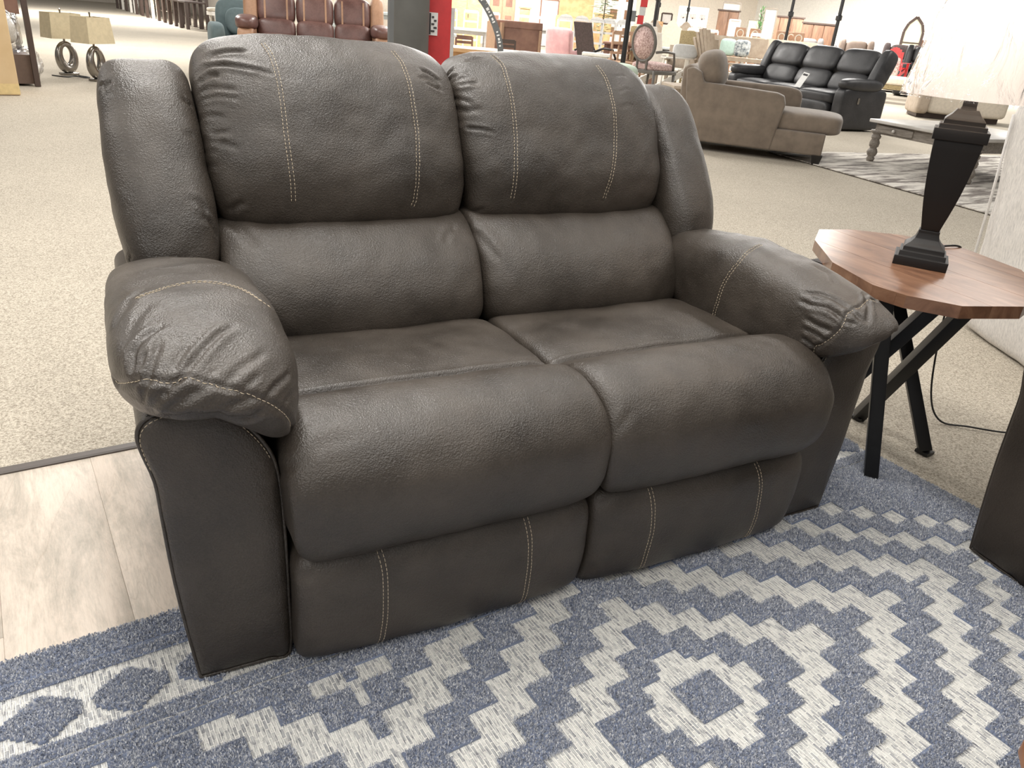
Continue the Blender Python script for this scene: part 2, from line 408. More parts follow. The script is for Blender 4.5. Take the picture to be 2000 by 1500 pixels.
def copy_tree(o, loc=None, rz=None, label=None, parent=None, scale=None):
    c = o.copy(); C.objects.link(c); c.parent = parent
    if loc is not None: c.location = loc
    if rz is not None: c.rotation_euler = (0, 0, rz)
    if scale: c.scale = (scale,) * 3
    if label: c['label'] = label
    for ch in list(o.children): copy_tree(ch, parent=c)
    return c


def catmull(pts):
    P = np.array(pts, float); n = len(P)
    def fn(t):  # t in 0..1
        t = np.clip(np.asarray(t, float), 0, 1) * (n - 1); i = np.minimum(t.astype(int), n - 2); f = (t - i)[..., None]
        g = lambda k: P[np.clip(k, 0, n - 1)]
        p0, p1, p2, p3 = g(i - 1), g(i), g(i + 1), g(i + 2)
        return 0.5 * (2 * p1 + (p2 - p0) * f + (2 * p0 - 5 * p1 + 4 * p2 - p3) * f ** 2 + (3 * p1 - p0 - 3 * p2 + p3) * f ** 3)
    return fn


def soft(name, fn, n, p, m, parent, creases=(), lump=0.0, seed=0, res=1.0):
    """closed cushion: superellipsoid (a,b,c in -1..1) pushed through fn -> Nx3, then creases pressed in along normals"""
    nu, nv, nw = [max(4, int(k * res)) for k in n]
    idx = {}; P = []; F = []
    def vid(i, j, k):
        q = (i, j, k)
        if q not in idx: idx[q] = len(P); P.append(q)
        return idx[q]
    for k, fl in ((0, 1), (nw, 0)):
        for i in range(nu):
            for j in range(nv):
                q = (vid(i, j, k), vid(i + 1, j, k), vid(i + 1, j + 1, k), vid(i, j + 1, k)); F.append(q[::-1] if fl else q)
    for j, fl in ((0, 0), (nv, 1)):
        for i in range(nu):
            for k in range(nw):
                q = (vid(i, j, k), vid(i + 1, j, k), vid(i + 1, j, k + 1), vid(i, j, k + 1)); F.append(q[::-1] if fl else q)
    for i, fl in ((0, 1), (nu, 0)):
        for j in range(nv):
            for k in range(nw):
                q = (vid(i, j, k), vid(i, j + 1, k), vid(i, j + 1, k + 1), vid(i, j, k + 1)); F.append(q[::-1] if fl else q)
    Q = np.array(P, float) / np.array([nu, nv, nw]) * 2 - 1
    Q = np.sin(Q * PI / 2 * 0.82) / math.sin(PI / 2 * 0.82)
    s = (np.abs(Q) ** p).sum(1) ** (-1.0 / p)
    Q *= s[:, None]
    V = fn(Q[:, 0], Q[:, 1], Q[:, 2])
    o = mknp(name, V, np.array(F), m, parent)
    press(o, creases, lump, seed)
    return o


def press(o, creases, lump=0.0, seed=0):
    me = o.data; nv = len(me.vertices)
    if not len(creases) and not lump: return
    V = np.empty(nv * 3, np.float32); me.vertices.foreach_get('co', V); V = V.reshape(-1, 3).astype(float)
    N = np.empty(nv * 3, np.float32); me.vertex_normals.foreach_get('vector', N); N = N.reshape(-1, 3)
    D = np.zeros(nv)
    for pts, dep, wid in creases:
        A = np.array(pts, float); seg = np.linalg.norm(np.diff(A, axis=0), axis=1); tot = seg.sum(); acc = 0
        lo = A.min(0) - wid * 4; hi = A.max(0) + wid * 4
        sel = np.where(((V > lo) & (V < hi)).all(1))[0]
        if not len(sel): continue
        best = np.full(len(sel), 9.0); bt = np.zeros(len(sel))
        for k in range(len(A) - 1):
            ab = A[k + 1] - A[k]; t = np.clip(((V[sel] - A[k]) @ ab) / (ab @ ab + 1e-12), 0, 1)
            d = np.linalg.norm(V[sel] - A[k] - t[:, None] * ab, axis=1); q = d < best
            best[q] = d[q]; bt[q] = (acc + t[q] * seg[k]) / tot; acc += seg[k]
        taper = np.clip(np.minimum(bt, 1 - bt) * 5 + 0.15, 0, 1) if dep > 0 else 1.0
        prof = np.exp(-(best / wid) ** 2) - 0.35 * np.exp(-((best - 2.0 * wid) / (1.1 * wid)) ** 2)
        D[sel] -= abs(dep) * taper * prof
    if lump:
        for i in range(nv):
            q = Vector(V[i]) * 9 + Vector((seed * 3.1, 0, seed)); D[i] += lump * noise.noise(q) + lump * 0.35 * noise.noise(q * 2.7)
    V += N * D[:, None]
    me.vertices.foreach_set('co', V.astype(np.float32).ravel()); me.update()


def stitches(parent, lines, rad=0.0007, dash=0.0062, gap=0.0026, name='stitching'):
    """dashed thread lying on the parent's surface; lines: list of (points, offsets)"""
    me = parent.data
    bv = BVHTree.FromPolygons([v.co for v in me.vertices], [p.vertices for p in me.polygons])
    mb = MB()
    for pts, offs in lines:
        P = [Vector(p) for p in pts]; cf = catmull([tuple(p) for p in P])
        T = cf(np.linspace(0, 1, 40 * len(P))); seg = np.linalg.norm(np.diff(T, axis=0), axis=1); cum = np.concatenate([[0], np.cumsum(seg)])
        def at(s): return Vector([np.interp(s, cum, T[:, k]) for k in range(3)])
        L = cum[-1]
        for off in offs:
            s = 0.0
            while s < L - dash:
                q = []
                for ss in (s, s + dash * 0.5, s + dash):
                    a = at(ss); t = (at(min(ss + 0.004, L)) - at(max(ss - 0.004, 0))).normalized()
                    h, nn, _, _ = bv.find_nearest(a)
                    if h is None: break
                    a2 = h + t.cross(nn).normalized() * off
                    h, nn, _, _ = bv.find_nearest(a2)
                    q.append(h + nn * (rad * 0.55))
                if len(q) == 3: mb.tube(q, [rad * 0.7, rad, rad * 0.7], 5)
                s += dash + gap
    if not mb.v: return None
    o = mb.build(name, M['stitch'], parent, smooth=True); o['kind'] = 'stuff'; return o

# ------------------------------------------------------------------ the setting
floor = mk('floor', [(-14, -8, -0.004), (40, -8, -0.004), (40, 52, -0.004), (-14, 52, -0.004)], [(0, 1, 2, 3)], M['carpet']); floor['kind'] = 'structure'


def wall(name, a, b, h, m, th=0.15):
    a = Vector((*a, 0)); b = Vector((*b, 0)); mb = MB(); d = (b - a)
    mb.box(((a + b) / 2 + Vector((0, 0, h / 2)))[:], (d.length, th, h), rz=math.atan2(d.y, d.x)); o = mb.build(name, m); o['kind'] = 'structure'; return o


wall('wall_back', (9, 30), (34, 30), 5.2, M['wall_b']); wall('wall_right', (34, 30), (34, -8), 5.2, M['wall_w'])
wall('wall_side', (9, 50), (9, 30.1), 5.2, M['wall_b']); wall('wall_far', (-14, 50), (9, 50), 5.2, M['wallunder'])

# plank floor with a dark transition strip against the carpet
pf = bpy.data.objects.new('floor_planks', None); C.objects.link(pf); pf['kind'] = 'structure'
pv = {}
def plank_mesh(L):
    if L not in pv:
        o = MB().box((0, 0, 0.001), (0.2196, L - 0.0005, 0.007)).build('plank', M['plank'], pf, bevel=0.0004, seg=1); pv[L] = o.data; C.objects.unlink(o); bpy.data.objects.remove(o)
    return pv[L]
x = -3.0; col = 0
while x < 1.5:
    y = 2.03; first = True; L0 = (0.62, 1.52, 1.1, 0.35)[col % 4]
    while y > -1.6:
        L = L0 if first else 1.52; first = False
        o = bpy.data.objects.new('plank', plank_mesh(L)); C.objects.link(o); o.parent = pf; o.location = (x + 0.11, y - L / 2, 0); y -= L
    x += 0.22; col += 1
tr = MB().extr([(2.03, -0.003), (2.03, 0.008), (2.036, 0.011), (2.058, 0.011), (2.066, 0.004), (2.066, -0.003)], 'x', -3.0, 1.5).build('trim_1', M['strip']); tr['kind'] = 'structure'

# ------------------------------------------------------------------ blue rug: flat weave ground with raised pile figures
RX0, RX1, RY0, RY1 = -1.25, 2.148, -0.75, 1.332
CX, CY = 0.967, 0.645
CW, CH = 0.0655, 0.0505


def pile_mask(X, Y):
    """True where the rug has raised pile"""
    # medallion field: stepped concentric diamonds; to the left the figure mirrors at x = CX-0.57
    xr = X - CX
    xf = np.where(xr < -0.57, -1.14 - xr, xr); xf = np.where(xf > 0.57 + 0.57, xf, xf)
    qx = np.abs(np.round(xf / CW)) * CW; qy = np.abs(Y - CY)
    d = qx / 0.36 + qy / 0.29
    ax = np.abs(xr); ay = np.abs(Y - CY)
    w_ = ((ax < 0.033) & (ay > 0.045) & (ay < 0.122)) | ((ax >= 0.052) & (ax < 0.100) & (ay < 0.078)) | ((ax >= 0.033) & (ax < 0.052) & (ay > 0.045) & (ay < 0.092)) | ((ax >= 0.1) & (ax < 0.135) & (ay < 0.03)) | ((d > 0.72) & (d < 1.03)) | ((d > 1.36) & (d < 1.72)) | ((d > 2.02) & (d < 2.36)) | ((d > 2.62) & (d < 2.86)) | ((d > 3.12) & (d < 3.3))
    field = ~w_
    # end border
    yy = RY1 - Y
    dx = np.abs(((X + 0.093 + 0.069) % 0.138) - 0.069); dy = np.abs(Y - 1.163)
    dia = (dx / 0.060 + np.maximum(dy - 0.012, 0) / 0.042) < 1.0
    band = np.where(yy < 0.0610, True, np.where(yy < 0.0680, False, np.where(yy < 0.095, True, np.where(yy < 0.2310, dia, np.where(yy < 0.2625, True, np.where(yy < 0.2705, False, np.where(yy < 0.302, True, True)))))))
    return np.where(yy < 0.304, band, field)


rug = thing('area_rug', (0, 0, 0), 0, 'blue and cream area rug with raised pile figures under the loveseat', 'rug')
MB().box(((RX0 + RX1) / 2, (RY0 + RY1) / 2, 0.0055), (RX1 - RX0, RY1 - RY0, 0.008)).build('woven_ground', M['weave'], rug)
# pile mat, merged runs
cs = 0.0075; nx = int((RX1 - RX0) / cs); ny = int((RY1 - RY0) / cs)
gx = RX0 + (np.arange(nx) + 0.5) * cs; gy = RY0 + (np.arange(ny) + 0.5) * cs
MK = pile_mask(gx[None, :] + 0 * gy[:, None], gy[:, None] + 0 * gx[None, :])
mb = MB()
for j in range(ny):
    row = MK[j]; e = np.flatnonzero(np.diff(np.concatenate([[0], row.astype(int), [0]])))
    for a, b in zip(e[::2], e[1::2]):
        xa, xb, ya, yb = RX0 + a * cs, RX0 + b * cs, gy[j] - cs / 2, gy[j] + cs / 2
        mb.add([(xa, ya, 0.009), (xb, ya, 0.009), (xb, yb, 0.009), (xa, yb, 0.009), (xa, ya, 0.0135), (xb, ya, 0.0135), (xb, yb, 0.0135), (xa, yb, 0.0135)],
               [(4, 5, 6, 7), (0, 1, 5, 4), (1, 2, 6, 5), (2, 3, 7, 6), (3, 0, 4, 7)])
pm_o = mknp('pile_mat', np.array(mb.v), np.array(mb.f), M['pile'], rug, smooth=False)
ca = pm_o.data.color_attributes.new('tone', 'FLOAT_COLOR', 'CORNER')
nl = len(pm_o.data.loops); ca.data.foreach_set('color', np.tile(np.array([*lin((118, 128, 150)), 1], np.float32), nl))
pm_o['kind'] = 'stuff'
# tufts
NT = 900000
tx = RNG.uniform(-0.30, RX1 + 0.001, NT); ty = RNG.uniform(0.1, RY1 + 0.001, NT)
uu = (tx - 0.156) * 0.99454 - (ty - 1.124) * 0.10440; vv = (tx - 0.156) * 0.10440 + (ty - 1.124) * 0.99454
keep = (ty > 1.103 - 0.552 * (tx + 0.158) - 0.14) & ~((uu > 0.06) & (uu < 1.50) & (vv > 0.16))
keep &= pile_mask(tx + RNG.normal(0, 0.0014, NT), ty + RNG.normal(0, 0.0014, NT))
tx, ty = tx[keep], ty[keep]; nt_ = len(tx)
ang = RNG.uniform(0, 2 * PI, nt_); lean = RNG.uniform(0.0010, 0.0042, nt_); la = RNG.uniform(0, 2 * PI, nt_); hh = RNG.uniform(0.0038, 0.0066, nt_); ww = RNG.uniform(0.0008, 0.0015, nt_)
# tuft clumps: neighbouring yarns lean together
cl = np.sin(tx * 410 + 3 * np.sin(ty * 290)) + np.sin(ty * 370 + 2.5 * np.sin(tx * 330)); la = la * 0.35 + cl * 1.6
bx, by = np.cos(ang) * ww, np.sin(ang) * ww; lx, ly = np.cos(la) * lean, np.sin(la) * lean
z0 = np.full(nt_, 0.0115)
Vt = np.stack([np.stack([tx - bx, ty - by, z0], 1), np.stack([tx + bx, ty + by, z0], 1), np.stack([tx + bx * 0.7 + lx, ty + by * 0.7 + ly, z0 + hh], 1), np.stack([tx - bx * 0.7 + lx, ty - by * 0.7 + ly, z0 + hh], 1)], 1).reshape(-1, 3)
Ft = np.arange(nt_ * 4).reshape(-1, 4)
tuf = mknp('pile_yarn', Vt, Ft, M['pile'], rug, smooth=False); tuf['kind'] = 'stuff'
c0 = np.array(lin((132, 142, 165))); c1 = np.array(lin((252, 252, 252)))
tn = np.clip(RNG.beta(1.1, 1.5, nt_) + 0.10 * cl / 2, 0, 1)[:, None]
colr = np.concatenate([c0 * (1 - tn) + c1 * tn, np.ones((nt_, 1))], 1).astype(np.float32)
ca = tuf.data.color_attributes.new('tone', 'FLOAT_COLOR', 'CORNER')
if len(tuf.data.loops) == nt_ * 4: ca.data.foreach_set('color', np.repeat(colr, 4, axis=0).ravel())

# ------------------------------------------------------------------ reclining loveseat and its matching chair
def recliner(name, loc, rz, label, cat, seats, mat, res=1.0, dat=None, group=None):
    root = thing(name, loc, rz, label, cat, group)
    Wt = 0.33 + 0.62 * seats
    dat = dat or {}
    cr = lambda k: dat.get('crease', {}).get(k, ())
    def mir(fn): return lambda a, b, c: (lambda V: np.stack([Wt - V[:, 0], V[:, 1], V[:, 2]], 1))(fn(-a, b, c))
    def st(o, k):
        L = dat.get('stitch', {}).get(k)
        if L: stitches(o, L)
    # base and back shell
    b = MB(); b.box((Wt / 2, 0.50, 0.19), (Wt - 0.36, 0.66, 0.26)); b.build('base_frame', M['black_plastic'], root)
    MB().extr([(0.62, 0.08), (0.80, 0.50), (0.93, 0.86), (1.00, 0.90), (1.02, 0.86), (0.98, 0.50), (0.93, 0.08)], 'x', -0.02, Wt + 0.02).build('back_shell', mat, root, bevel=0.02)
    for x_ in (0.05, Wt - 0.05):
        for y_ in (0.07, 0.82): MB().lathe([(0, 0.016), (0.028, 0.022)], (x_, y_, 0.0), 12).build('foot', M['black_plastic'], root)
    # arm bodies with upholstered front panel
    ol = [(0.0, 0.004), (-0.012, 0.12), (-0.019, 0.20), (-0.024, 0.28), (-0.027, 0.36), (-0.030, 0.43), (-0.042, 0.485), (-0.046, 0.515), (-0.037, 0.538), (-0.01, 0.552), (0.035, 0.557), (0.078, 0.542), (0.115, 0.505), (0.142, 0.462), (0.155, 0.42), (0.160, 0.36), (0.163, 0.26), (0.163, 0.14), (0.160, 0.006), (0.12, 0.003), (0.06, 0.003), (0.02, 0.003)]
    cf = catmull(ol + [ol[0]]); O_ = cf(np.linspace(0, 1, 133)[:-1])
    cen = O_.mean(0)
    for side in (0, 1):
        V = []; rings = [(1.0, 0.90), (1.0, 0.6), (1.0, 0.3), (1.0, 0.1), (1.0, 0.02), (1.0, 0.010), (0.985, 0.002), (0.95, -0.003), (0.85, -0.008), (0.6, -0.012), (0.3, -0.014), (0.05, -0.014)]
        for s_, v_ in rings:
            q = cen + (O_ - cen) * s_
            V.append(np.stack([q[:, 0], np.full(len(q), v_), q[:, 1]], 1))
        n_ = len(O_); V = np.concatenate(V + [np.array([[cen[0], -0.014, cen[1]], [cen[0], 0.90, cen[1]]])])
        if side: V[:, 0] = Wt - V[:, 0]
        F = []
        for i in range(len(rings) - 1):
            for j in range(n_): F.append((i * n_ + j, i * n_ + (j + 1) % n_, (i + 1) * n_ + (j + 1) % n_, (i + 1) * n_ + j))
        T = [((len(rings) - 1) * n_ + j, (len(rings) - 1) * n_ + (j + 1) % n_, len(rings) * n_) for j in range(n_)] + [((j + 1) % n_, j, len(rings) * n_ + 1) for j in range(n_)]
        o = mk('arm_panel', [tuple(p) for p in V], F + T, mat, root, smooth=False)
        o.data.shade_smooth()
        press(o, (), 0.0012, side + 3)
        wl = [(Wt - p[0] if side else p[0], 0.004, p[1]) for p in (cen + (O_ - cen) * 1.003)]
        MB().tube(wl[::2], 0.0035, 6, closed=True).build('welt', mat, o, smooth=True)
        sp = [(Wt - p[0] if side else p[0], 0.0, p[1]) for p in cen + (O_ - cen) * 0.972]
        if res > 0.6: stitches(o, [(sp[33:84:3], (0.0,))])
    # arm pads
    bot = lambda u: np.interp(u, (-0.08, 0.0, 0.06, 0.12, 0.21), (0.528, 0.540, 0.538, 0.490, 0.392))
    def pad(a, b, c, drop=0.0):
        t = (b + 1) / 2; v = -0.112 + t * 0.80
        fl = 1 + 0.05 * np.exp(-((v - 0.0) / 0.12) ** 2)
        u = 0.068 + 0.138 * a * fl * (1 - 0.06 * np.clip(-c, 0, 1))
        top = np.interp(v, (-0.12, 0.0, 0.15, 0.35, 0.55, 0.72), (0.668, 0.690, 0.692, 0.672, 0.632, 0.60)) - drop * np.interp(v, (-0.12, 0.0, 0.15, 0.35, 0.6), (0.068, 0.062, 0.045, 0.015, -0.005))
        bb = bot(u) - 0.035 * np.clip((v - 0.1) / 0.2, 0, 1); k = (c + 1) / 2
        v2 = v + 0.05 * np.clip(-c, 0, 1) * (t < 0.5) * (1 - 2 * t)
        return np.stack([u, v2, bb + (top - bb) * k - 0.0], 1)
    def padr(a, b, c, f_=mir(lambda a, b, c: pad(a, b, c, 1.0))):
        V = f_(a, b, c); e = np.clip((V[:, 0] - (Wt - 0.10)) / 0.16, 0, 1); V[:, 0] -= 0.095 * e; return V
    for side, fn in ((0, pad), (1, padr)):
        o = soft('arm_pad', fn, (84, 176, 62), 3.3, mat, root, cr('pad%d' % side), 0.004, side + 1, res); st(o, 'pad%d' % side)
    # wings
    fw = catmull([(0.545, 0.545), (0.60, 0.68), (0.69, 0.81), (0.775, 0.915), (0.85, 0.992)]); gw = catmull([(0.74, 0.52), (0.82, 0.64), (0.90, 0.76), (0.97, 0.87), (1.01, 0.962)])
    def wing(a, b, c):
        t = (c + 1) / 2; f = fw(t); g = gw(t); k = ((b + 1) / 2)[:, None]; P = f + (g - f) * k
        u = 0.066 + 0.104 * a * (1 - 0.06 * np.clip(c, 0, 1)) + 0.012 * np.clip(-c, 0, 1)
        return np.stack([u, P[:, 0] - 0.012 * (1 - a * a), P[:, 1]], 1)
    def wingr(a, b, c, f_=mir(wing)):
        V = f_(a, b, c); V[:, 0] -= 0.028 * np.clip((V[:, 0] - (Wt - 0.15)) / 0.15, 0, 1); return V
    for side, fn in ((0, wing), (1, wingr)):
        o = soft('wing', fn, (44, 40, 90), 3.7, mat, root, cr('wing%d' % side), 0.004, side + 5, res); st(o, 'wing%d' % side)
    fh = catmull([(0.685, 0.618), (0.655, 0.675), (0.655, 0.77), (0.70, 0.87), (0.745, 0.95), (0.80, 1.010), (0.865, 1.060)]); gh = catmull([(0.84, 0.62), (0.86, 0.70), (0.89, 0.77), (0.92, 0.85), (0.95, 0.92), (0.99, 0.98), (1.02, 1.030)])
    fl_ = catmull([(0.545, 0.390), (0.505, 0.440), (0.506, 0.505), (0.535, 0.565), (0.580, 0.613), (0.640, 0.655), (0.69, 0.672)]); gl = catmull([(0.70, 0.38), (0.73, 0.44), (0.76, 0.50), (0.79, 0.56), (0.82, 0.62), (0.85, 0.66), (0.87, 0.70)])
    fs = catmull([(0.60, 0.405), (0.52, 0.444), (0.42, 0.455), (0.31, 0.46), (0.23, 0.46), (0.185, 0.455), (0.15, 0.474), (0.09, 0.500), (0.02, 0.499), (-0.045, 0.470), (-0.085, 0.415), (-0.092, 0.355), (-0.082, 0.29), (-0.052, 0.238)])
    gs = catmull([(0.60, 0.30), (0.5, 0.3), (0.4, 0.3), (0.31, 0.3), (0.24, 0.3), (0.2, 0.3), (0.17, 0.3), (0.14, 0.3), (0.12, 0.3), (0.10, 0.3), (0.08, 0.30), (0.06, 0.30), (0.045, 0.28), (0.035, 0.255)])
    ff = catmull([(-0.020, -0.004), (-0.046, 0.030), (-0.058, 0.09), (-0.060, 0.15), (-0.056, 0.21), (-0.034, 0.255)]); gf = catmull([(0.07, -0.006), (0.09, 0.06), (0.10, 0.11), (0.10, 0.16), (0.10, 0.20), (0.10, 0.25)])
    for k in range(seats):
        uc = 0.475 + 0.62 * k; mk_ = (k == 1)
        def prof(f, g, hw, bulge, k_=None):
            def fn(a, b, c):
                t = (c + 1) / 2; F_ = f(t); G_ = g(t); kk = ((b + 1) / 2)[:, None]; P = F_ + (G_ - F_) * kk
                return np.stack([uc + hw * a, P[:, 0] - bulge * (1 - a * a) * (1 - kk[:, 0]), P[:, 1]], 1)
            return fn
        def seatf(a, b, c):
            t = (c + 1) / 2; F_ = fs(t); G_ = gs(t); kk = ((b + 1) / 2)[:, None]; P = G_ + (F_ - G_) * kk
            fr = np.clip((t - 0.45) * 3, 0, 1) * kk[:, 0]
            return np.stack([uc + (0.310 + 0.006 * fr) * a, P[:, 0] - 0.012 * (1 - a * a) * fr, P[:, 1] + 0.006 * (1 - a * a) * fr], 1)
        seam = [((uc - 0.31, 0.186, 0.452), (uc - 0.15, 0.190, 0.456), (uc, 0.192, 0.457), (uc + 0.15, 0.190, 0.456), (uc + 0.31, 0.186, 0.452))]
        o = soft('seat_cushion', seatf, (88, 26, 120), 9, mat, root, [(seam[0], -0.010, 0.007)] + list(cr('seat%d' % k)), 0.004, k + 7, res); st(o, 'seat%d' % k)
        o = soft('lumbar_cushion', prof(fl_, gl, 0.3115, 0.02), (92, 20, 64), 6.5, mat, root, cr('lumbar%d' % k), 0.004, k + 9, res); st(o, 'lumbar%d' % k)
        def headf(a, b, c, f_=prof(fh, gh, 0.3115, 0.022)):
            V = f_(a, b, c); V[:, 2] -= 0.012 * np.clip(c, 0, 1) * a * a; return V
        o = soft('head_cushion', headf, (150, 34, 136), 4.8, mat, root, cr('head%d' % k), 0.005, k + 11, res); st(o, 'head%d' % k)
        o = soft('footrest_panel', prof(ff, gf, 0.308, 0.012), (88, 16, 40), 9, mat, root, cr('foot%d' % k), 0.003, k + 13, res); st(o, 'foot%d' % k)
    return root


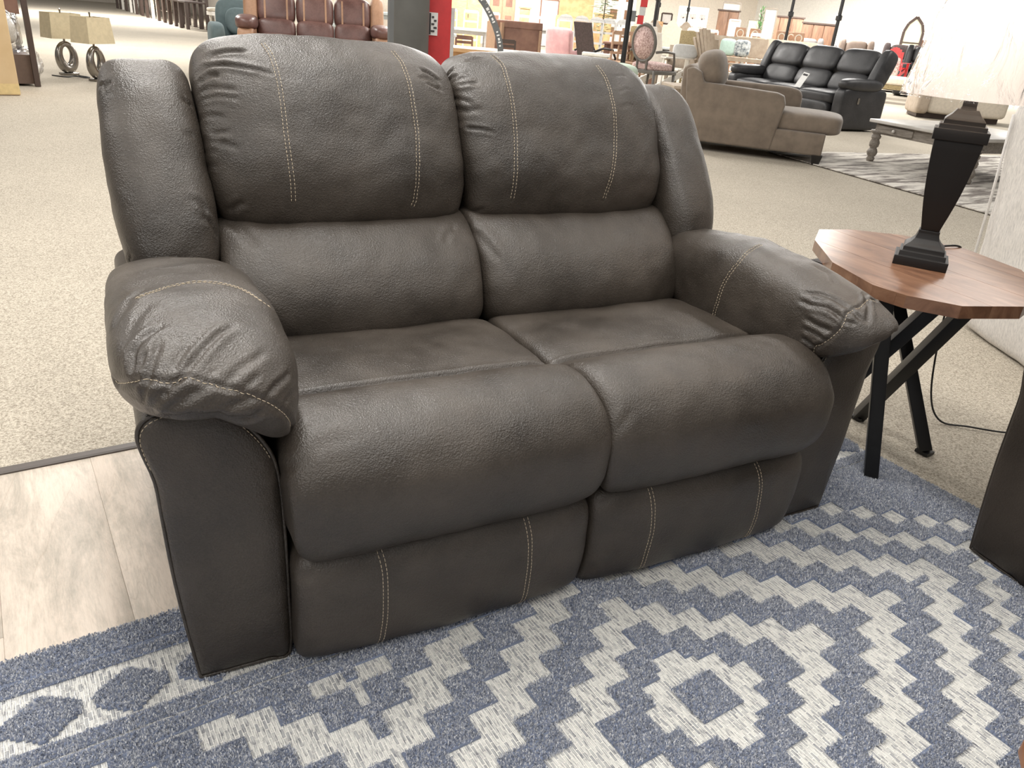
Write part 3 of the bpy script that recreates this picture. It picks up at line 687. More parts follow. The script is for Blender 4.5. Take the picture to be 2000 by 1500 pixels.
DAT = {'stitch':{'head0':[([(0.32,0.825,1.0315),(0.3305,0.7879,1.008),(0.3345,0.7434,0.9658),(0.3345,0.709,0.9194),(0.3323,0.6758,0.8587),(0.3331,0.6483,0.797),(0.3348,0.6383,0.7538),(0.3348,0.6374,0.7118)],(-0.0045,0.0045)),([(0.6301,0.8318,1.032),(0.6406,0.7943,1.0091),(0.6435,0.7487,0.9729),(0.6436,0.7139,0.9199),(0.6437,0.685,0.8662),(0.6364,0.6525,0.8132),(0.6311,0.6368,0.7656),(0.6248,0.6341,0.7147),(0.6187,0.6349,0.6972)],(-0.0045,0.0045))],'head1':[([(0.9083,0.8471,1.0355),(0.918,0.8046,1.0177),(0.9148,0.7545,0.9791),(0.9147,0.719,0.9268),(0.9132,0.6901,0.8694),(0.9054,0.6612,0.8119),(0.8994,0.6435,0.7476),(0.896,0.6458,0.701)],(-0.0045,0.0045)),([(1.2157,0.814,1.0293),(1.2266,0.7775,0.9985),(1.2228,0.7289,0.9528),(1.2184,0.692,0.8924),(1.211,0.6675,0.8396),(1.1949,0.6396,0.7828),(1.1802,0.6313,0.7317),(1.1721,0.6329,0.6972)],(-0.0045,0.0045))],'foot0':[([(0.3184,-0.0474,0.2404),(0.3233,-0.0655,0.2035),(0.3246,-0.0708,0.1425),(0.3245,-0.066,0.0786),(0.3214,-0.0416,0.0097)],(-0.0045,0.0045)),([(0.6185,-0.0442,0.2462),(0.6224,-0.0642,0.2142),(0.6269,-0.0708,0.1645),(0.6307,-0.0673,0.0979),(0.6334,-0.0544,0.0294),(0.6293,-0.0398,0.0072)],(-0.0045,0.0045))],'foot1':[([(0.923,-0.0424,0.2472),(0.9286,-0.0645,0.2082),(0.9363,-0.0691,0.1442),(0.9368,-0.0643,0.0731),(0.9409,-0.0423,0.0094)],(-0.0045,0.0045)),([(1.2298,-0.0472,0.2423),(1.2388,-0.0626,0.2116),(1.2506,-0.067,0.1512),(1.2588,-0.0629,0.0751),(1.2591,-0.0432,0.0155)],(-0.0045,0.0045))],'pad0':[([(-0.0191,0.1397,0.6865),(0.0028,0.1569,0.6891),(0.0287,0.1886,0.6854),(0.0632,0.2057,0.6848),(0.0935,0.1997,0.6861),(0.1219,0.1784,0.6863),(0.1475,0.1429,0.6838),(0.1657,0.1192,0.6765),(0.1812,0.1138,0.6629)],(-0.0028,0.0028)),([(-0.0647,0.0172,0.6069),(-0.0592,0.0023,0.6088),(-0.036,-0.0541,0.6345),(-0.0203,-0.0651,0.6401),(-0.0036,-0.0852,0.643),(0.012,-0.0859,0.6411),(0.0241,-0.0819,0.6444),(0.0499,-0.0953,0.6401),(0.0765,-0.1018,0.631),(0.1039,-0.1054,0.6174),(0.1337,-0.0985,0.595),(0.1566,-0.0798,0.5639),(0.1738,-0.0411,0.5221),(0.1832,0.0007,0.4909)],(0.0,))],'pad1':[([(1.4546,0.3014,0.6531),(1.4111,0.2899,0.6451),(1.3789,0.2904,0.6175),(1.3654,0.3022,0.5783),(1.3631,0.3138,0.5374),(1.3676,0.3205,0.4968),(1.3849,0.3293,0.4557),(1.3861,0.293,0.4529)],(-0.0045,0.0045)),([(1.5062,-0.0306,0.6136),(1.4862,-0.0242,0.611),(1.4499,-0.0381,0.6047),(1.4255,-0.0364,0.594),(1.4116,-0.0395,0.5923),(1.3946,-0.0472,0.564),(1.3856,-0.0353,0.5352),(1.3806,-0.0174,0.5116),(1.3793,-0.0044,0.4999),(1.3855,0.0018,0.477),(1.3883,0.0174,0.4657)],(0.0,))]},'crease':{'pad0':[([(-0.0235,-0.0738,0.5963),(-0.001,-0.0902,0.6286),(0.0191,-0.0834,0.6416),(0.036,-0.0639,0.6526),(0.0592,-0.036,0.6627),(0.0832,-0.0085,0.6713),(0.1063,0.0074,0.6784)],0.01,0.006),([(-0.0308,-0.0711,0.6101),(-0.0201,-0.0705,0.6358),(-0.0159,-0.0611,0.6472),(-0.0055,-0.0344,0.6615),(0.0005,-0.0159,0.6723)],0.007,0.00525),([(-0.0389,-0.0487,0.6448),(-0.0317,-0.014,0.6615),(-0.0141,0.006,0.6734),(0.0098,0.0283,0.6816)],0.006,0.006),([(-0.0295,-0.0547,0.6516),(-0.0231,-0.0377,0.6597),(-0.0195,-0.0289,0.6664)],0.005,0.0045000000000000005),([(0.0675,-0.1004,0.6344),(0.0987,-0.0746,0.6463),(0.1242,-0.0576,0.6498),(0.1431,-0.0392,0.654)],0.003,0.006),([(0.1233,-0.1033,0.6048),(0.1454,-0.0832,0.6151),(0.1744,-0.044,0.6152)],0.006,0.0045000000000000005),([(-0.0089,-0.0827,0.59),(0.0267,-0.102,0.5967),(0.0592,-0.0993,0.5871),(0.0825,-0.1007,0.5782),(0.1069,-0.1038,0.5815),(0.122,-0.1062,0.5919)],0.006,0.0075),([(-0.0039,-0.1003,0.6093),(0.039,-0.1022,0.6311),(0.0582,-0.1009,0.636)],0.004,0.006),([(0.0595,-0.1032,0.5977),(0.0884,-0.1081,0.6097),(0.1133,-0.1051,0.6101)],0.005,0.006),([(0.0919,-0.1015,0.574),(0.1119,-0.1044,0.5839),(0.122,-0.1062,0.5919)],0.004,0.0045000000000000005),([(-0.0539,0.0792,0.6656),(-0.033,0.1303,0.6793),(-0.0029,0.1989,0.6828)],0.003,0.0075),([(-0.0428,0.0037,0.6665),(-0.024,0.0667,0.6788),(-0.0003,0.1153,0.6876)],0.002,0.0075),([(0.0113,-0.0802,0.6522),(0.0216,-0.0527,0.6605),(0.0369,-0.0276,0.6702)],0.003,0.006),([(0.0968,-0.1059,0.6215),(0.1061,-0.0973,0.6302),(0.1269,-0.08,0.6364)],0.003,0.0045000000000000005),([(0.0522,-0.0954,0.6398),(0.0562,-0.0873,0.6466),(0.0676,-0.0745,0.6504)],0.002,0.00375),([(0.0765,-0.1018,0.631),(0.0833,-0.0926,0.6397),(0.0951,-0.0811,0.6441)],0.002,0.00375),([(0.1562,-0.0854,0.5819),(0.1651,-0.0693,0.5877),(0.1886,-0.0219,0.5769)],0.003,0.0045000000000000005),([(-0.0191,0.1397,0.6865),(0.0028,0.1569,0.6891),(0.0287,0.1886,0.6854),(0.0632,0.2057,0.6848),(0.0935,0.1997,0.6861),(0.1219,0.1784,0.6863),(0.1475,0.1429,0.6838),(0.1657,0.1192,0.6765),(0.1812,0.1138,0.6629)],-0.0016,0.0035),([(-0.0647,0.0172,0.6069),(-0.0592,0.0023,0.6088),(-0.036,-0.0541,0.6345),(-0.0203,-0.0651,0.6401),(-0.0036,-0.0852,0.643),(0.012,-0.0859,0.6411),(0.0241,-0.0819,0.6444),(0.0499,-0.0953,0.6401),(0.0765,-0.1018,0.631),(0.1039,-0.1054,0.6174),(0.1337,-0.0985,0.595),(0.1566,-0.0798,0.5639),(0.1738,-0.0411,0.5221),(0.1832,0.0007,0.4909)],-0.004,0.005)],'pad1':[([(1.4353,-0.0769,0.5836),(1.4719,-0.0391,0.6031),(1.5004,0.0007,0.6199)],0.009,0.00525),([(1.4353,-0.0769,0.5836),(1.4273,-0.0593,0.5859),(1.4247,-0.0349,0.5935),(1.4164,0.0014,0.6059),(1.4035,0.0418,0.6095),(1.3873,0.0728,0.6064)],0.008,0.00525),([(1.402,-0.0385,0.5846),(1.394,0.0012,0.5914),(1.3814,0.0395,0.587),(1.376,0.0721,0.5885)],0.005,0.00525),([(1.3879,-0.038,0.5507),(1.3788,-0.0006,0.5517),(1.3702,0.0404,0.5581)],0.005,0.006),([(1.38,-0.0055,0.5024),(1.375,0.0128,0.5084),(1.3686,0.0318,0.5123)],0.006,0.0045000000000000005),([(1.4547,0.0428,0.626),(1.4869,0.1025,0.6381),(1.4785,0.1463,0.6465)],0.003,0.0075),([(1.4143,-0.0684,0.5784),(1.4032,-0.0456,0.5749),(1.3965,-0.0184,0.5859)],0.004,0.0045000000000000005),([(1.3843,-0.03,0.5248),(1.3761,0.0014,0.5343),(1.3683,0.0361,0.5343)],0.004,0.0045000000000000005),([(1.4546,0.3014,0.6531),(1.4111,0.2899,0.6451),(1.3789,0.2904,0.6175),(1.3654,0.3022,0.5783),(1.3631,0.3138,0.5374),(1.3676,0.3205,0.4968),(1.3849,0.3293,0.4557),(1.3861,0.293,0.4529)],-0.0016,0.0035),([(1.5062,-0.0306,0.6136),(1.4862,-0.0242,0.611),(1.4499,-0.0381,0.6047),(1.4255,-0.0364,0.594),(1.4116,-0.0395,0.5923),(1.3946,-0.0472,0.564),(1.3856,-0.0353,0.5352),(1.3806,-0.0174,0.5116),(1.3793,-0.0044,0.4999),(1.3855,0.0018,0.477),(1.3883,0.0174,0.4657)],-0.004,0.005)],'head0':[([(0.1708,0.7996,0.9586),(0.1914,0.7973,0.9755),(0.2257,0.7834,0.9836),(0.2599,0.7735,0.9809),(0.2943,0.763,0.9764),(0.3216,0.7519,0.9733)],0.009,0.00525),([(0.189,0.8112,0.99),(0.21,0.815,1.0012),(0.246,0.8104,1.0106),(0.2817,0.8036,1.0148)],0.006,0.00525),([(0.1729,0.7837,0.9445),(0.1947,0.7782,0.9599),(0.2146,0.7655,0.9648)],0.007,0.00525),([(0.1706,0.7728,0.9244),(0.1971,0.7564,0.9377),(0.2438,0.736,0.9382)],0.004,0.006),([(0.171,0.7625,0.9115),(0.2079,0.7405,0.9241),(0.248,0.7245,0.922)],0.003,0.00525),([(0.1639,0.7679,0.8421),(0.1909,0.7108,0.8496),(0.2215,0.6977,0.8574)],0.004,0.00525),([(0.1644,0.7484,0.8342),(0.1983,0.6973,0.832),(0.2335,0.675,0.8252)],0.003,0.006),([(0.1633,0.7464,0.8032),(0.1859,0.6946,0.8143)],0.003,0.0045000000000000005),([(0.1982,0.6724,0.688),(0.2299,0.6537,0.7145)],0.004,0.0075),([(0.165,0.7709,0.8708),(0.1893,0.7307,0.8841),(0.2152,0.7144,0.8834)],0.003,0.006),([(0.1613,0.737,0.7733),(0.186,0.6854,0.7868)],0.003,0.006),([(0.687,0.7873,0.9976),(0.7109,0.7807,0.9849),(0.7339,0.7711,0.9701)],0.007,0.00525),([(0.6917,0.7541,0.9702),(0.7159,0.7545,0.9587),(0.731,0.7562,0.9549)],0.005,0.0045000000000000005),([(0.6717,0.7636,0.9807),(0.6958,0.7654,0.9775),(0.722,0.7588,0.9668)],0.003,0.00525),([(0.32,0.825,1.0315),(0.3305,0.7879,1.008),(0.3345,0.7434,0.9658),(0.3345,0.709,0.9194),(0.3323,0.6758,0.8587),(0.3331,0.6483,0.797),(0.3348,0.6383,0.7538),(0.3348,0.6374,0.7118)],-0.0016,0.0035),([(0.6301,0.8318,1.032),(0.6406,0.7943,1.0091),(0.6435,0.7487,0.9729),(0.6436,0.7139,0.9199),(0.6437,0.685,0.8662),(0.6364,0.6525,0.8132),(0.6311,0.6368,0.7656),(0.6248,0.6341,0.7147),(0.6187,0.6349,0.6972)],-0.0016,0.0035)],'head1':[([(0.7851,0.866,0.958),(0.797,0.8498,0.9907),(0.8434,0.8438,1.0194),(0.8814,0.8384,1.0283)],0.007,0.00525),([(0.7839,0.862,0.9496),(0.797,0.8246,0.9801),(0.8288,0.8071,0.9939)],0.007,0.0045000000000000005),([(0.7843,0.8499,0.9421),(0.8048,0.7936,0.9621),(0.8381,0.774,0.9719)],0.009,0.00525),([(0.7844,0.8093,0.8583),(0.801,0.7263,0.8688),(0.832,0.7063,0.8679),(0.8596,0.6947,0.8635)],0.006,0.00375),([(0.7844,0.8357,0.9261),(0.7926,0.7841,0.9303),(0.8151,0.7438,0.9252)],0.004,0.006),([(0.7844,0.8207,0.9014),(0.7997,0.7512,0.9065),(0.8385,0.7277,0.915)],0.003,0.0075),([(1.3021,0.7589,0.9754),(1.2846,0.7604,0.9769),(1.253,0.747,0.9679)],0.0014,0.0045000000000000005),([(1.3118,0.7985,1.0047),(1.2957,0.8027,1.0083),(1.2652,0.7926,1.0056)],0.0014,0.0045000000000000005),([(1.3013,0.7301,0.9362),(1.2736,0.7256,0.9384),(1.2437,0.7151,0.9319)],0.00105,0.00525),([(0.808,0.6896,0.6649),(0.8271,0.666,0.6794)],0.003,0.006),([(0.9083,0.8471,1.0355),(0.918,0.8046,1.0177),(0.9148,0.7545,0.9791),(0.9147,0.719,0.9268),(0.9132,0.6901,0.8694),(0.9054,0.6612,0.8119),(0.8994,0.6435,0.7476),(0.896,0.6458,0.701)],-0.0016,0.0035),([(1.2157,0.814,1.0293),(1.2266,0.7775,0.9985),(1.2228,0.7289,0.9528),(1.2184,0.692,0.8924),(1.211,0.6675,0.8396),(1.1949,0.6396,0.7828),(1.1802,0.6313,0.7317),(1.1721,0.6329,0.6972)],-0.0016,0.0035)],'seat1':[([(0.7841,0.0195,0.4616),(0.7854,0.0575,0.461),(0.783,0.0901,0.457)],0.005,0.0045000000000000005),([(0.7835,-0.003,0.4447),(0.7857,0.041,0.4404),(0.7829,0.0726,0.4364)],0.006,0.0045000000000000005),([(0.7842,-0.0146,0.4259),(0.7861,0.0255,0.4231),(0.7835,0.0458,0.4241)],0.005,0.0045000000000000005),([(0.7823,-0.0226,0.4057),(0.7842,0.006,0.4047),(0.7847,0.0251,0.4055)],0.004,0.00375),([(0.786,0.145,0.4461),(0.7915,0.1203,0.471),(0.8009,0.0837,0.4909)],0.005,0.0045000000000000005),([(0.7833,-0.0646,0.4034),(0.8119,-0.0684,0.4352),(0.8359,-0.0606,0.4548)],0.002,0.009000000000000001)],'seat0':[([(0.1643,0.0851,0.3449),(0.1686,-0.0421,0.4456),(0.1961,-0.0536,0.4584)],0.003,0.009000000000000001),([(0.7217,0.1969,0.4536),(0.6931,0.1081,0.4927),(0.6917,0.0676,0.5006)],0.004,0.0045000000000000005),([(0.1826,-0.0474,0.4576),(0.2312,-0.0357,0.4765),(0.2824,-0.0381,0.4802)],0.002,0.0105)],'foot1':[([(0.7937,-0.041,0.0791),(0.8065,-0.0462,0.0625),(0.8233,-0.0497,0.0431)],0.004,0.00375),([(0.7913,-0.0376,0.094),(0.806,-0.0516,0.096),(0.8285,-0.0591,0.0995)],0.004,0.0045000000000000005),([(0.7879,-0.0213,0.2133),(0.804,-0.0423,0.2232),(0.8313,-0.0463,0.2311)],0.002,0.006),([(0.923,-0.0424,0.2472),(0.9286,-0.0645,0.2082),(0.9363,-0.0691,0.1442),(0.9368,-0.0643,0.0731),(0.9409,-0.0423,0.0094)],-0.0016,0.0035),([(1.2298,-0.0472,0.2423),(1.2388,-0.0626,0.2116),(1.2506,-0.067,0.1512),(1.2588,-0.0629,0.0751),(1.2591,-0.0432,0.0155)],-0.0016,0.0035)],'foot0':[([(0.1697,-0.0283,0.2135),(0.1848,-0.0449,0.215),(0.2049,-0.0519,0.2212)],0.003,0.0075),([(0.6608,-0.0589,0.2233),(0.6759,-0.0668,0.179),(0.6817,-0.0669,0.1304)],0.002,0.0105),([(0.3184,-0.0474,0.2404),(0.3233,-0.0655,0.2035),(0.3246,-0.0708,0.1425),(0.3245,-0.066,0.0786),(0.3214,-0.0416,0.0097)],-0.0016,0.0035),([(0.6185,-0.0442,0.2462),(0.6224,-0.0642,0.2142),(0.6269,-0.0708,0.1645),(0.6307,-0.0673,0.0979),(0.6334,-0.0544,0.0294),(0.6293,-0.0398,0.0072)],-0.0016,0.0035)],'lumbar1':[([(0.7828,0.7128,0.6097),(0.7886,0.6645,0.6342),(0.806,0.6366,0.6431)],0.006,0.00525),([(0.7886,0.6413,0.6308),(0.8069,0.5883,0.6024),(0.8285,0.543,0.5676)],0.004,0.0105),([(0.7843,0.6736,0.6034),(0.7857,0.6289,0.5919)],0.004,0.006)],'lumbar0':[([(0.7336,0.6254,0.6442),(0.708,0.6094,0.6335),(0.6856,0.5823,0.6193)],0.005,0.0075),([(0.1909,0.6838,0.6661),(0.2166,0.6428,0.6524),(0.2422,0.5891,0.6233)],0.004,0.012)],'wing0':[([(-0.02,0.8084,0.9206),(-0.001,0.8118,0.9415)],0.006,0.006),([(-0.0255,0.8319,0.9247),(-0.0149,0.8173,0.9335)],0.005,0.00525),([(0.1346,0.7795,0.9118),(0.1543,0.7836,0.8941)],0.005,0.006),([(0.1113,0.6248,0.7278),(0.1347,0.6282,0.7191),(0.1494,0.6219,0.6981)],0.005,0.006),([(0.1303,0.6092,0.6945),(0.1508,0.6174,0.6806),(0.1661,0.6244,0.6403)],0.006,0.006749999999999999),([(-0.0109,0.5966,0.62),(-0.0192,0.6226,0.5941)],0.006,0.00525),([(0.1258,0.7179,0.8494),(0.1464,0.7241,0.8415)],0.003,0.006),([(0.0567,0.7187,0.8622),(0.0432,0.6857,0.8189),(0.0482,0.6488,0.77)],-0.0005,0.03)],'wing1':[([(1.4066,0.8419,0.8945),(1.4123,0.8058,0.9006)],0.004,0.0045000000000000005),([(1.4043,0.8296,0.8783),(1.4146,0.7887,0.892)],0.004,0.0045000000000000005),([(1.4119,0.8775,0.9308),(1.4175,0.8399,0.9331)],0.003,0.0045000000000000005),([(1.4463,0.5715,0.6089),(1.4565,0.5701,0.6168)],0.004,0.00375)]}}

recliner('loveseat', (0.156, 1.124, 0.0145), math.radians(-5.992), 'dark brown leather reclining loveseat with tan stitching, standing on the blue rug', 'loveseat', 2, M['sofa'], 1.0, DAT)

# === END SOFA

recliner('recliner_chair', (1.93, 0.655, 0.0145), math.radians(-101.5), 'dark brown leather recliner chair cut off by the right edge beside the rug', 'armchair', 1, M['sofa_dark'], 0.45)

# ------------------------------------------------------------------ side table with glossy wooden top on crossed black legs
TT = [(2.24, 1.53), (2.10, 1.44), (1.93, 1.25), (1.853, 1.07), (1.862, 0.98), (1.93, 0.875), (2.10, 0.81), (2.32, 0.86), (2.48, 1.00), (2.55, 1.21), (2.49, 1.39), (2.36, 1.50)]
tb = thing('side_table', (2.2, 1.17, 0), 0, 'glossy brown wooden side table with angular top and crossed black metal legs', 'side table')


def clip(poly, a, b, k, keep_gt):
    out = []
    for i in range(len(poly)):
        p, q = poly[i], poly[(i + 1) % len(poly)]; fp = (a * p[0] + b * p[1] - k) * (1 if keep_gt else -1); fq = (a * q[0] + b * q[1] - k) * (1 if keep_gt else -1)
        if fp >= 0: out.append(p)
        if fp * fq < 0:
            t = fp / (fp - fq); out.append((p[0] + (q[0] - p[0]) * t, p[1] + (q[1] - p[1]) * t))
    return out


loc = [(x - 2.2, y - 1.17) for x, y in TT]; a_, b_ = math.cos(-0.15), math.sin(-0.15)
for k in range(9):
    k0 = -0.40 + k * 0.088
    pl = clip(clip(loc, a_, b_, k0, True), a_, b_, k0 + 0.0877, False)
    if len(pl) > 2: MB().prism(pl, 0.567, 0.600 + 0.0002 * (k % 2)).build('board', M['woodtop'], tb)
for nm, f_, t_ in (('leg', (2.02, 1.00), (2.01, 1.12)), ('leg', (2.34, 1.02), (2.34, 1.33)), ('leg', (2.35, 1.27), (2.17, 0.95)), ('leg', (2.16, 1.335), (2.10, 1.00))):
    lg = MB().bar((f_[0] - 2.2, f_[1] - 1.17, 0.008), (t_[0] - 2.2, t_[1] - 1.17, 0.566), 0.038, 0.038, up=(0.6, -0.8, 0)).build('leg', M['black_metal'], tb, bevel=0.002)
    MB().box((f_[0] - 2.2, f_[1] - 1.17, 0.004), (0.042, 0.042, 0.010)).build('foot_pad', M['black_plastic'], lg)
MB().prism([(-0.20, -0.20), (0.20, -0.20), (0.20, 0.20), (-0.20, 0.20)], 0.560, 0.567).build('mounting_plate', M['black_metal'], tb)

# ------------------------------------------------------------------ table lamp
lx, ly, lz, lr = 2.195, 1.150, 0.6005, math.radians(-60)
lp = thing('table_lamp', (lx, ly, lz), lr, 'black table lamp with tapered square body and plastic-wrapped white shade on side table', 'lamp')
MB().lathe([(0, 0.070), (0.026, 0.070), (0.026, 0.061), (0.040, 0.060), (0.040, 0.054), (0.052, 0.053), (0.056, 0.050), (0.064, 0.040), (0.076, 0.031), (0.092, 0.027), (0.100, 0.027)], n=4, square=True, sy=0.8).build('base', M['lamp_black'], lp, bevel=0.0012)
MB().lathe([(0.100, 0.0235), (0.12, 0.0275), (0.15, 0.034), (0.18, 0.0400), (0.21, 0.0450), (0.25, 0.0505), (0.29, 0.0548), (0.32, 0.0575), (0.345, 0.0590)], n=4, square=True, sy=0.8).build('body', M['lamp_black'], lp, bevel=0.0008)
MB().lathe([(0.345, 0.0665), (0.374, 0.0665), (0.374, 0.058), (0.386, 0.057), (0.386, 0.050), (0.397, 0.049), (0.403, 0.044), (0.412, 0.034), (0.424, 0.026), (0.424, 0.019), (0.432, 0.017), (0.470, 0.0165)], n=4, square=True, sy=0.8).build('cap', M['lamp_black'], lp, bevel=0.0012)
MB().lathe([(0.47, 0.012), (0.54, 0.012), (0.54, 0.02), (0.60, 0.02)], n=12).build('socket', M['chrome'], lp)
def cone_shell(name, r0, r1, z0, z1, th, m, par, n=64, wob=0.0, rows=1):
    V, F = [], []
    for i in range(rows + 1):
        t = i / rows
        for j in range(n):
            a = 2 * PI * j / n; r = r0 + (r1 - r0) * t
            if wob: r += wob * (noise.noise(Vector((math.cos(a) * 3, math.sin(a) * 3, t * 1.2 + a))) + 0.6 * abs(noise.noise(Vector((math.cos(a) * 7 + t * 3, math.sin(a) * 7, t * 4)))))
            V.append((r * math.cos(a), r * math.sin(a), z0 + (z1 - z0) * t))
    k = len(V)
    for i in range(rows):
        for j in range(n): F.append((i * n + j, i * n + (j + 1) % n, (i + 1) * n + (j + 1) % n, (i + 1) * n + j))
    if th:
        V += [(x * (1 - th / math.hypot(x, y)), y * (1 - th / math.hypot(x, y)), z) for x, y, z in V]
        for i in range(rows):
            for j in range(n): F.append((k + i * n + j, k + (i + 1) * n + j, k + (i + 1) * n + (j + 1) % n, k + i * n + (j + 1) % n))
        for j in range(n):
            F.append((j, k + j, k + (j + 1) % n, (j + 1) % n)); e = rows * n
            F.append((e + j, e + (j + 1) % n, k + e + (j + 1) % n, k + e + j))
    return mk(name, V, F, m, par, smooth=True)
sh = cone_shell('lamp_shade', 0.172, 0.112, 0.452, 0.74, 0.002, M['shade'], lp, rows=2)
cone_shell('plastic_wrap', 0.1775, 0.116, 0.446, 0.742, 0, M['film'], sh, n=90, wob=0.006, rows=16)
MB().box((-0.157, -0.062, 0.478), (0.002, 0.022, 0.014), ry=0.2, rz=0.38).build('price_sticker', M['paper'], sh)
for s_ in (-1, 1): MB().bar((0, 0, 0.47), (s_ * 0.05, 0, 0.56), 0.002).build('harp', M['chrome'], lp)
bl = bpy.data.lights.new('lamp_bulb', 'POINT'); bl.energy = 1.6; bl.color = (1, 0.88, 0.74); bl.shadow_soft_size = 0.03
bo = bpy.data.objects.new('lamp_bulb', bl); bo.location = (lx, ly, lz + 0.62); C.objects.link(bo)
cd = MB().tube(catmull([(2.247, 1.165, 0.606), (2.30, 1.21, 0.604), (2.34, 1.25, 0.605), (2.40, 1.27, 0.606), (2.47, 1.24, 0.606), (2.535, 1.225, 0.605), (2.556, 1.22, 0.585), (2.555, 1.21, 0.50), (2.545, 1.19, 0.30), (2.56, 1.16, 0.10), (2.60, 1.12, 0.008), (2.66, 1.05, 0.006), (2.74, 0.97, 0.006), (2.82, 0.93, 0.006), (3.0, 0.86, 0.006)])(np.linspace(0, 1, 90)), 0.0032, 6).build('power_cord', M['black_plastic'], smooth=True)
tag(cd, 'thin black power cord running from the lamp down over the table to the carpet', 'cord')

# ------------------------------------------------------------------ wooden coffee table, only a corner in frame
ctb = thing('coffee_table', (1.36, -0.345, 0), -0.18, 'orange brown wooden table whose corner shows at bottom right', 'table')
MB().prism([(-0.545, 0.43), (-0.575, 0.40), (-0.575, -0.40), (-0.545, -0.43), (-0.10, -0.43), (-0.07, -0.40), (-0.07, 0.40), (-0.10, 0.43)], 0.41, 0.44).build('tabletop', pm('amber_wood', (156, 96, 44), 0.3, c2=(118, 68, 30), nscale=5, stretch=(1, 8, 1)), ctb, bevel=0.004)
for x_, y_ in ((-0.48, -0.33), (-0.16, -0.33), (-0.48, 0.20), (-0.16, 0.30)): MB().box((x_, y_, 0.21), (0.05, 0.05, 0.40)).build('leg', M['darkbrown'], ctb, bevel=0.003)

# ------------------------------------------------------------------ generic soft box (rounded) for upholstery further away
def sb(mbname, c, d, m, par, p=5, n=10, rx=0, rz=0, ry=0, puff=0.0):
    R_ = np.array(Matrix.Rotation(rz, 3, 'Z') @ Matrix.Rotation(ry, 3, 'Y') @ Matrix.Rotation(rx, 3, 'X'))
    def fn(a, b, c_):
        q = np.stack([a * d[0] / 2, b * d[1] / 2, c_ * d[2] / 2], 1)
        if puff: q[:, 2] += puff * (1 - a * a) * (1 - b * b) * (c_ > 0)
        return q @ R_.T + np.array(c)
    return soft(mbname, fn, (n, n, n), p, m, par)


def face(x, y, extra=0.0):
    """yaw that turns a thing's front (-Y) towards the middle of the aisle where the loveseat stands"""
    return -math.atan2(x, y) + extra


# grey slipcovered armchair on the right, seen from behind; local x along its back, local y towards its front
ch = thing('slipcovered_chair', (3.69, 1.73, 0), math.radians(-122.7), 'pale grey heathered slipcovered armchair at the right edge behind the side table', 'armchair')
def slipb(a, b, c):
    t = (c + 1) / 2; x0 = np.interp(t, (0, 0.3, 0.62, 0.85, 0.95, 1), (-0.03, 0.03, 0.05, 0.015, 0.03, 0.07)); hw = (0.90 - 2 * x0) / 2
    return np.stack([0.45 + a * hw, 0.10 + b * 0.10 + 0.05 * (1 - t) - 0.06 * t, 0.0 + t * 1.05], 1)
soft('back', slipb, (40, 12, 44), 9, M['slip'], ch, lump=0.004)
sb('seat', (0.45, 0.50, 0.25), (0.80, 0.66, 0.48), M['slip'], ch, p=9, n=16)
for s_ in (-1, 1): sb('arm', (0.45 + s_ * 0.38, 0.46, 0.34), (0.16, 0.74, 0.62), M['slip'], ch, p=6, n=14)
for x_ in (0.075, 0.825): MB().tube([(x_ * 1.0, 0.005, 0.05), (x_, -0.01, 0.3), (x_, -0.028, 0.6), (x_, -0.055, 0.95)], 0.006, 6).build('piping', M['slip'], ch, smooth=True)

# ------------------------------------------------------------------ taupe chaise
ang = math.atan2(5.10 - 6.21, 7.23 - 6.40)
cs_ = thing('chaise_sofa', (6.36, 6.26, 0), ang, 'taupe fabric chaise sofa with bolster cushion, seen from its side', 'sofa')
# local x runs along the visible side (back end at 0), local y away from the aisle
MB().box((0.71, 0.43, 0.20), (1.42, 0.84, 0.22)).build('base_frame', M['taupe'], cs_, bevel=0.02)
MB().extr([(0.0, 0.09), (0.90, 0.09), (0.96, 0.55), (0.93, 0.63), (0.86, 0.655), (0.10, 0.685), (0.06, 0.78), (-0.04, 0.82), (-0.10, 0.80)], 'y', 0.0, 0.17).build('arm', M['taupe'], cs_, bevel=0.02)
MB().extr([(-0.14, 0.07), (0.02, 0.07), (0.02, 0.80), (-0.10, 0.84), (-0.16, 0.80)], 'y', 0.16, 1.05).build('backrest', M['taupe'], cs_, bevel=0.03)
sb('seat_cushion', (1.10, 0.46, 0.385), (0.92, 0.80, 0.20), M['taupe'], cs_, p=6, n=18, puff=0.02)
sb('bolster_cushion', (0.13, 0.36, 0.80), (0.30, 0.62, 0.40), M['taupe'], cs_, p=2.8, n=16, ry=-0.25)
sb('far_arm', (0.55, 1.05, 0.38), (1.1, 0.16, 0.60), M['taupe'], cs_, p=7, n=10)
for x_, y_ in ((0.03, 0.06), (1.38, 0.06), (1.38, 0.78), (0.03, 0.9)): MB().lathe([(0, 0.036), (0.095, 0.055)], (x_, y_, 0), square=True).build('leg', M['black_wood'], cs_)

